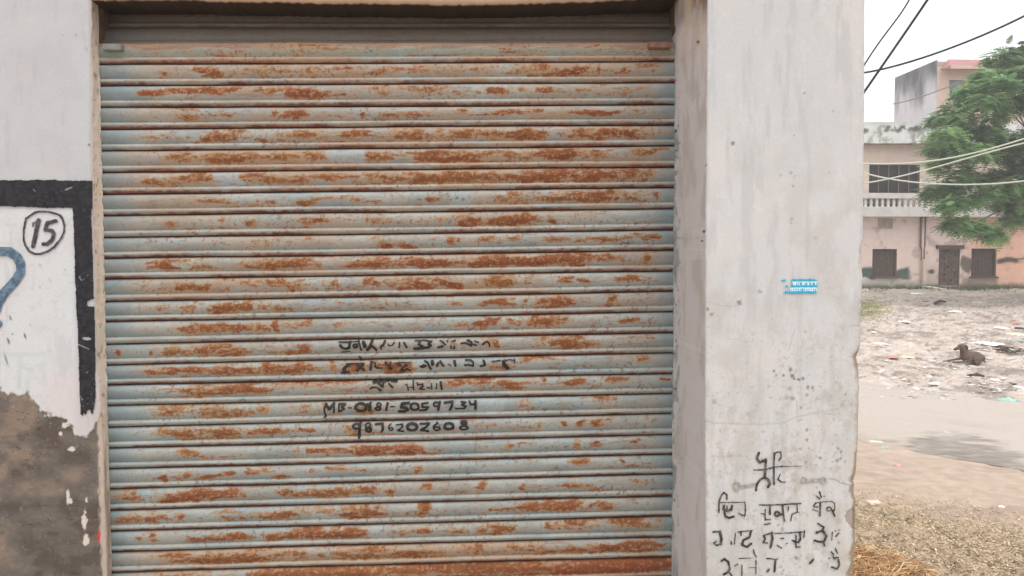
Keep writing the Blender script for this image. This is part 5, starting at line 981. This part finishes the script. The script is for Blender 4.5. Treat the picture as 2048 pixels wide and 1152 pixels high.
# ------------------------------------------------------------------ dog
def dog():
    base = G(1930, 722); base[2] = max(gz_at(base[0]+d_, base[1]+e_) for d_ in (-.25, -.1, 0, .12, .28) for e_ in (-.1, 0, .08)) - .022; Yd = base[1]; s = Yd/FPX/math.cos(YAW)
    root = empty('dog', base); tag(root, 'dusty brown short-haired dog lying on the bare ground with its head up', 'dog')
    def q(px, h, dy=0): return np.array([base[0]+(px-1930)*s, base[1]+dy, base[2]+h*s])
    bm = bmesh.new()
    def chain(pts, n=7):
        for (a, ra), (b_, rb) in zip(pts[:-1], pts[1:]):
            L = np.linalg.norm(b_-a); k = max(2, int(L/(min(ra, rb)*s*.45))+1)
            for t in np.linspace(0, 1, k):
                c = a*(1-t)+b_*t; r_ = (ra*(1-t)+rb*t)*s
                bmesh.ops.create_icosphere(bm, subdivisions=2, radius=r_, matrix=Matrix.Translation(c.tolist()))
    dz = 7.5*s
    chain([(q(1959, 10.2), 9.6), (q(1953, 12), 11), (q(1944, 12), 10.8), (q(1936, 12.5), 11.2), (q(1929, 12.5), 9.8)])            # trunk
    chain([(q(1955, 18.5), 4.2), (q(1947, 19.5), 4), (q(1937, 19.5), 4.6)])                                                             # ridge of the back
    chain([(q(1930, 14), 9.8), (q(1927.5, 22), 8.4), (q(1925.5, 29), 6.8)])                                                      # neck
    chain([(q(1924.5, 33), 6.1), (q(1920.5, 33.2), 5.6)]); chain([(q(1918, 31.5), 4.6), (q(1912, 28.8), 3.5), (q(1908.5, 27.2), 2.8)])   # skull, muzzle
    for sg in (-1, 1):
        e = sg*5.2*s
        chain([(q(1927, 36, e), 2.0), (q(1929.5, 32, e*1.25), 2.8), (q(1930, 27, e*1.2), 2.0)])                                   # drop ears
    n_ = -1
    chain([(q(1932, 14, n_*6*s), 5), (q(1935, 6, n_*8*s), 3.4), (q(1932, 3, n_*8.5*s), 2.6), (q(1916, 2.4, n_*8*s), 2.1), (q(1905, 1.9, n_*7.5*s), 1.9), (q(1901, 1.7, n_*7.5*s), 2.2)])  # near foreleg
    chain([(q(1929, 14, 5*s), 4.6), (q(1929, 8, 7*s), 3.2), (q(1918, 6, 7*s), 2.3), (q(1905, 4.2, 7*s), 1.9), (q(1894, 2.2, 6.5*s), 1.7), (q(1889, 1.7, 6.5*s), 2.0)])     # far foreleg
    chain([(q(1961, 10, -5*s), 7.5), (q(1950, 7.5, -9*s), 6.4), (q(1945, 4, -11*s), 3.2), (q(1957, 2.4, -11*s), 2.3), (q(1950, 1.8, -13*s), 2.0), (q(1945, 1.7, -13.5*s), 2.1)])  # near hind leg folded
    chain([(q(1961, 9, 5*s), 6.2), (q(1951, 6, 8*s), 4.6), (q(1944, 2.5, 8*s), 2.4)])
    chain([(q(1965, 5), 2.2), (q(1968, 2.8, -6*s), 1.5), (q(1966, 2.2, -12*s), 1.2), (q(1959, 2, -15*s), .9)])                 # tail
    me = bpy.data.meshes.new('dog_raw'); bm.to_mesh(me); bm.free()
    tmp = bpy.data.objects.new('tmp', me); COL.objects.link(tmp)
    rm = tmp.modifiers.new('r', 'REMESH'); rm.mode = 'VOXEL'; rm.voxel_size = .008
    sm = tmp.modifiers.new('s', 'SMOOTH'); sm.factor = .5; sm.iterations = 5
    dg = bpy.context.evaluated_depsgraph_get(); nm = bpy.data.meshes.new_from_object(tmp.evaluated_get(dg))
    bpy.data.objects.remove(tmp)
    n = len(nm.vertices); co = np.empty(n*3, np.float32); nm.vertices.foreach_get('co', co); co = co.reshape(-1, 3)
    c = np.broadcast_to(lin(124, 108, 97, .72), (n, 3)).copy()
    hgt = (co[:, 2]-base[2])/s; xx = (co[:, 0]-base[0])/s+1930
    c = mix(c, lin(120, 104, 92, .8), sst(.4, .65, fbm(co[:, 0]*9, co[:, 2]*9, 351, 3))*.5)
    c = mix(c, lin(96, 80, 70, .8), sst(1928, 1920, xx)*sst(9, 13, hgt)*sst(28, 24, hgt)*.7)
    c = mix(c, lin(70, 58, 52, .8), sst(1912, 1907, xx)*sst(20, 26, hgt)*.8)
    ear = sst(1925.5, 1928, xx)*sst(27, 30, hgt)*sst(40, 37, hgt)*sst(3.6*s, 4.4*s, np.abs(co[:, 1]-base[1])); c = mix(c, lin(84, 70, 62, .8), ear*.85)
    at = nm.color_attributes.new('Col', 'FLOAT_COLOR', 'POINT'); at.data.foreach_set('color', np.concatenate([c, np.ones((n, 1))], 1).astype(np.float32).ravel())
    nm.materials.clear()
    for p in nm.polygons: p.use_smooth = True
    nm.name = 'body'
    link('body', nm, material('dog_coat', attr=True, rough=.9, var=.15, scale=60, bump=.3, bscale=220, spec=.15), root)
    dk = material('dog_dark', lin(28, 24, 24), rough=.35)
    for (pp, r_, nmn) in [(q(1905.9, 27.8), 1.35, 'nose'), (q(1916.4, 34.6, -4.2*s), .9, 'eye'), (q(1916.4, 34.6, 4.2*s), .9, 'eye')]:
        b2 = bmesh.new(); bmesh.ops.create_uvsphere(b2, u_segments=10, v_segments=8, radius=r_*s, matrix=Matrix.Translation(pp.tolist())); m2 = bpy.data.meshes.new(nmn); b2.to_mesh(m2); b2.free()
        link(nmn, m2, dk, root)
dog()

# ------------------------------------------------------------------ rubbish lying on the lot
MATS = {}
def cmat(c):
    if c not in MATS: MATS[c] = material('litter_%d' % len(MATS), lin(*c), rough=.7, var=.15, scale=20)
    return MATS[c]
def scrap(px, py, wpx, hpx, col, name, label, cat, crumple=.35, seed=0):
    p = G(px, py); p[2] = gz_at(p[0], p[1]); s = p[1]/FPX
    w = wpx*s*.88; l = hpx*s*p[1]/CAMZ*.55; l = min(l, w*1.6); l = max(l, w*.25); hgt = max(.01, min(w*crumple*.4, hpx*s*.4))
    u_, v_ = np.meshgrid(np.linspace(-1, 1, 15), np.linspace(-1, 1, 11))
    rr = 1 + .35*(fbm(u_*2+seed, v_*2, 400+seed, 3)-.5)*2
    a = np.arctan2(v_, u_)
    sq = 1/np.maximum(np.maximum(np.abs(np.cos(a)), np.abs(np.sin(a))), .1)**.6
    X = u_*rr*w/2; Y = v_*rr*l/2
    e = np.clip(1-np.maximum(np.abs(u_), np.abs(v_))**2, 0, 1)
    Z = hgt*(.25+.75*e**.5)*(.45+1.1*fbm(u_*2.6+seed*3, v_*2.6, 420+seed, 3)) - .004
    Z[(np.abs(u_) == 1) | (np.abs(v_) == 1)] = -.006
    th = rng.uniform(-.4, .4); X, Y = X*math.cos(th)-Y*math.sin(th), X*math.sin(th)+Y*math.cos(th)
    V = np.stack([p[0]+X, p[1]+Y, p[2]+Z+.004], -1)
    o = link(name, np_mesh(name, V, grid_faces(*u_.shape), smooth=False), cmat(col))
    return tag(o, label, cat)
W_ = (232, 228, 222)
SC = [
 (1979, 689, 46, 10, W_, 'plastic_sheet', 'long white plastic sheet lying just right of the dog', 'plastic sheet'),
 (2030, 649, 17, 9, (198, 138, 138), 'litter_scrap', 'pink crumpled scrap near the right edge of the lot', 'litter'),
 (2034, 674, 30, 11, (236, 232, 196), 'plastic_bag', 'pale yellow torn bag near the right edge of the lot', 'plastic bag'),
 (2046, 677, 10, 8, (214, 150, 128), 'litter_scrap', 'orange scrap beside the pale yellow bag', 'litter'),
 (2032, 684, 16, 5, (150, 186, 180), 'litter_scrap', 'small teal scrap under the pale yellow bag', 'litter'),
 (2046, 667, 8, 6, (96, 106, 160), 'litter_scrap', 'small dark blue scrap behind the pale yellow bag', 'litter'),
 (1786, 715, 24, 6, (196, 142, 130), 'litter_scrap', 'reddish torn wrapper left of the dog', 'litter'),
 (1815, 715, 26, 5, (226, 218, 172), 'litter_scrap', 'yellow and white wrapper between the reddish wrapper and the dog', 'litter'),
 (1760, 692, 22, 5, W_, 'litter_scrap', 'white scrap on the lot nearest the pillar, behind the reddish wrapper', 'litter'),
 (1809, 642, 18, 5, W_, 'litter_scrap', 'white scrap left of the middle of the lot', 'litter'),
 (1909, 628, 18, 6, W_, 'litter_scrap', 'bright white scrap on the lot straight behind the dog', 'litter'),
 (1747, 664, 12, 4, W_, 'litter_scrap', 'small white scrap close to the pillar edge', 'litter'),
 (1872, 769, 34, 6, W_, 'plastic_sheet', 'flat white strip at the road edge in front of the dog', 'plastic sheet'),
 (2017, 801, 34, 11, (162, 196, 186), 'plastic_bag', 'teal green plastic bag at the far edge of the road', 'plastic bag'),
 (2036, 776, 26, 14, (232, 224, 218), 'plastic_bag', 'crumpled white bag above the teal bag', 'plastic bag'),
 (1998, 700, 16, 10, W_, 'litter_scrap', 'curled white scrap beside the twig heap', 'litter'),
 (1992, 757, 18, 6, (236, 222, 214), 'litter_scrap', 'pale scrap right of the dark curved branch', 'litter'),
 (2004, 655, 24, 7, (236, 228, 220), 'litter_scrap', 'pale scrap left of the pink scrap', 'litter'),
 (1960, 605, 24, 4, (228, 222, 212), 'litter_scrap', 'pale strip on the back of the lot before the right window', 'litter'),
 (1833, 590, 20, 5, W_, 'litter_scrap', 'white scrap near the drainpipe of the house', 'litter'),
 (1752, 884, 30, 6, (206, 220, 208), 'plastic_strip', 'pale green plastic strip at the near road edge by the pillar', 'plastic strip'),
 (1768, 896, 26, 5, (160, 190, 172), 'plastic_strip', 'darker green plastic strip just below the pale one', 'plastic strip'),
 (1794, 931, 15, 6, (214, 164, 158), 'litter_scrap', 'pink wrapper on the sandy verge', 'litter'),
 (1897, 866, 26, 3, W_, 'litter_scrap', 'thin white strip lying on the dusty road', 'litter'),
 (2003, 1014, 13, 7, W_, 'litter_scrap', 'white scrap alone on the sandy verge', 'litter'),
 (1748, 1007, 34, 14, (224, 204, 188), 'stone_slab', 'pale flat stone beside the pillar foot', 'stone'),
 (1741, 1024, 1, 1, (0, 0, 0), '', '', ''),
 (2025, 772, 12, 12, (124, 112, 104), 'clod', 'dark lump in front of the crumpled white bag', 'clod'),
 (1853, 605, 10, 5, (84, 78, 72), 'stone', 'small dark stone on the back of the lot', 'stone'),
]
for k, a in enumerate(SC):
    if not a[5]: continue
    scrap(*a, seed=k, crumple=.2 if a[5] in ('plastic_sheet', 'stone_slab') else .4)
twigM = material('dead_twig', lin(92, 78, 68), rough=.95, var=.3, scale=30)
def stick(pts, r, name, label, cat, mat=twigM, extra=0):
    V = []
    for (a, b_, lift) in pts:
        p = G(a, b_); V.append(np.array([p[0], p[1], gz_at(p[0], p[1])+lift]))
    m = MB().tube(V, [r]*(len(V)-1)+[r*.6], 7)
    for _ in range(extra):
        c = V[0]*.5+V[-1]*.5 + rng.normal(0, .16, 3)*[1.2, 1, .15]; d = rng.normal(0, 1, 3)*[1, .6, .2]; d /= np.linalg.norm(d)
        z = gz_at(c[0], c[1])+.02+abs(rng.normal(0, .03)); m.tube([[c[0]-d[0]*.2, c[1]-d[1]*.2, z], [c[0], c[1], z+.02], [c[0]+d[0]*.2, c[1]+d[1]*.2, z]], [.008, .007, .004], 5)
    return tag(m.build(name, mat, smooth=True), label, cat)
stick([(1936, 758, .03), (1942, 763, .03), (1955, 765, .03), (1968, 764, .02)], .022, 'branch', 'dark curved branch on the ground in front of the dog', 'branch')
stick([(1870, 611, .05), (1880, 609, .07), (1891, 609, .05)], .05, 'branch', 'dark straight branch at the back of the lot', 'branch')
stick([(2030, 662, .04), (2044, 662, .04), (2056, 660, .03)], .025, 'branch', 'dark branch below the pink scrap', 'branch')
stick([(2003, 704, .03), (2020, 708, .05), (2035, 706, .03)], .015, 'twig_heap', 'heap of dark twigs right of the white plastic sheet', 'twigs', extra=26)
stick([(1832, 577, .06), (1860, 580, .06), (1893, 582, .05)], .05, 'pole', 'pale pole lying along the foot of the house', 'pole', material('pale_pole', lin(214, 212, 202), rough=.7))

def flakes(name, label, cat, n, region, size, cols, mat, flat=.25, long_=1.0, lift=.004):
    Vs, Cs = [], []
    xa, ya, xb, yb = region; k = 0
    while k < n:
        px, py = rng.uniform(xa, xb), ya + (yb-ya)*rng.uniform(0, 1)
        a = G(px, py); r = size(px, py)
        if r is None: continue
        k += 1
        z = gz_at(a[0], a[1]) + lift
        th = rng.uniform(0, math.pi); L = r*long_*rng.uniform(.6, 1.4); w = r*rng.uniform(.5, 1.2)
        d = np.array([math.cos(th), math.sin(th), rng.normal(0, flat)]); e = np.array([-math.sin(th), math.cos(th), rng.normal(0, flat)])
        c = np.array([a[0], a[1], z+abs(rng.normal(0, flat*r*.6))])
        q = np.stack([c-d*L-e*w*.6, c+d*L*.8-e*w, c+d*L+e*w*.7, c-d*L*.7+e*w]); q[:, 2] = np.maximum(q[:, 2], z)
        Vs.append(q); Cs.append(np.repeat((cols[rng.integers(len(cols))]*rng.uniform(.75, 1.15))[None], 4, 0))
    V = np.concatenate(Vs); C = np.concatenate(Cs)
    o = link(name, np_mesh(name, V, np.arange(len(V)).reshape(-1, 4), C, smooth=False), mat)
    return tag(o, label, cat, kind='stuff')
flM = material('flake', attr=True, rough=.85, var=.1, scale=30, spec=.15)
def sz_lot(px, py):
    dens = sst(.42, .62, float(fbm(px/60., py/22., 451, 3)))*(.35+.65*sst(1780, 1980, px)) + .06
    if rng.uniform() > dens: return None
    return rng.uniform(.008, .032)*rng.uniform(.5, 1.4)
flakes('litter', 'scattered pale scraps covering the vacant lot', 'litter', 1500, (1690, 588, 2090, 800), sz_lot, [lin(236, 230, 222), lin(226, 214, 204), lin(210, 196, 184), lin(240, 238, 234), lin(216, 204, 194), lin(160, 146, 134)], flM, flat=.12)
def sz_debris(px, py):
    if py < 985 + (px-1715)*.16 + rng.uniform(-25, 40): return None
    return rng.uniform(.0014, .0042)
flakes('dry_leaf_litter', 'dry brown plant debris over the ground by the pillar', 'leaf litter', 14000, (1690, 975, 2110, 1200), sz_debris, [lin(208, 186, 156), lin(220, 200, 170), lin(170, 148, 118), lin(140, 118, 90), lin(214, 192, 162), lin(192, 174, 142)], flM, flat=.5, long_=2.2)
# straw heap
def straw():
    Vs, Cs = [], []
    for k in range(5200):
        px = 1690 + rng.uniform(0, 1)**1.3*180; py = rng.uniform(1098, 1290)
        if py < 1098 + (px-1700)*.30 + rng.normal(0, 6): continue
        a = G(px, py); z = gz_at(a[0], a[1]) + rng.uniform(0, .035)
        th = rng.uniform(0, math.pi)*.8-.4; L = rng.uniform(.02, .06); d = np.array([math.cos(th), math.sin(th), rng.normal(0, .25)])*L; e = np.array([-math.sin(th), math.cos(th), .4])*rng.uniform(.0010, .0020)
        c = np.array([a[0], a[1], z]); q = np.stack([c-d-e, c-d+e, c+e+[0, 0, .004], c-e+[0, 0, .004], c-e+[0, 0, .004], c+e+[0, 0, .004], c+d+e, c+d-e])
        Vs.append(q); cc_ = [lin(206, 174, 128), lin(190, 148, 100), lin(222, 194, 152), lin(170, 122, 82), lin(150, 112, 76)][rng.integers(5)]*rng.uniform(.8, 1.15); Cs.append(np.repeat(cc_[None], 8, 0))
    V = np.concatenate(Vs); C = np.concatenate(Cs)
    tag(link('straw', np_mesh('straw', V, np.arange(len(V)).reshape(-1, 4), C, smooth=False), flM), 'orange brown dry straw at the foot of the pillar', 'straw', kind='stuff')
straw()
# grass and weeds
def blades(name, label, n, samp, hgt, cols):
    Vs, Cs = [], []
    for k in range(n):
        px, py = samp(); a = G(px, py); z = gz_at(a[0], a[1])-.01
        th = rng.uniform(0, 2*math.pi); H = hgt*rng.uniform(.4, 1.2); w = rng.uniform(.006, .016)*(1+H)
        e = np.array([math.cos(th), math.sin(th), 0])*w; ln = np.array([rng.normal(0, .35), rng.normal(0, .35), 1])*H
        c = np.array([a[0]+rng.normal(0, .03), a[1]+rng.normal(0, .03), z]); q = np.stack([c-e, c+e, c+ln+e*.2, c+ln-e*.2])
        Vs.append(q); Cs.append(np.repeat((cols[rng.integers(len(cols))]*rng.uniform(.7, 1.2))[None], 4, 0))
    V = np.concatenate(Vs); C = np.concatenate(Cs)
    tag(link(name, np_mesh(name, V, np.arange(len(V)).reshape(-1, 4), C, smooth=False), leafM), label, 'grass', kind='stuff')
blades('weeds', 'low green weeds along the foot of the pink house', 2600, lambda: (rng.uniform(1690, 2080), 576.5+abs(rng.normal(0, 2.2))), .16, [lin(96, 112, 70), lin(120, 124, 84), lin(84, 100, 62)])
blades('grass', 'thin dry green grass on the lot beside the pillar', 2200, lambda: (1715+abs(rng.normal(0, 34)), 618+rng.normal(0, 12)), .035, [lin(176, 176, 122), lin(194, 188, 142), lin(152, 158, 106)])

# ------------------------------------------------------------------ hazy air
hm = bpy.data.materials.new('haze_air'); hm.use_nodes = True; hn = hm.node_tree; hn.nodes.clear()
ho = hn.nodes.new('ShaderNodeOutputMaterial'); pv_ = hn.nodes.new('ShaderNodeVolumePrincipled')
pv_.inputs['Color'].default_value = (.95, .95, .96, 1); pv_.inputs['Density'].default_value = .0042; pv_.inputs['Anisotropy'].default_value = .2
hn.links.new(pv_.outputs[0], ho.inputs['Volume'])
tag(MB().box(-182, 202, -162, 222, -1.6, 13).build('haze', hm), kind='stuff')
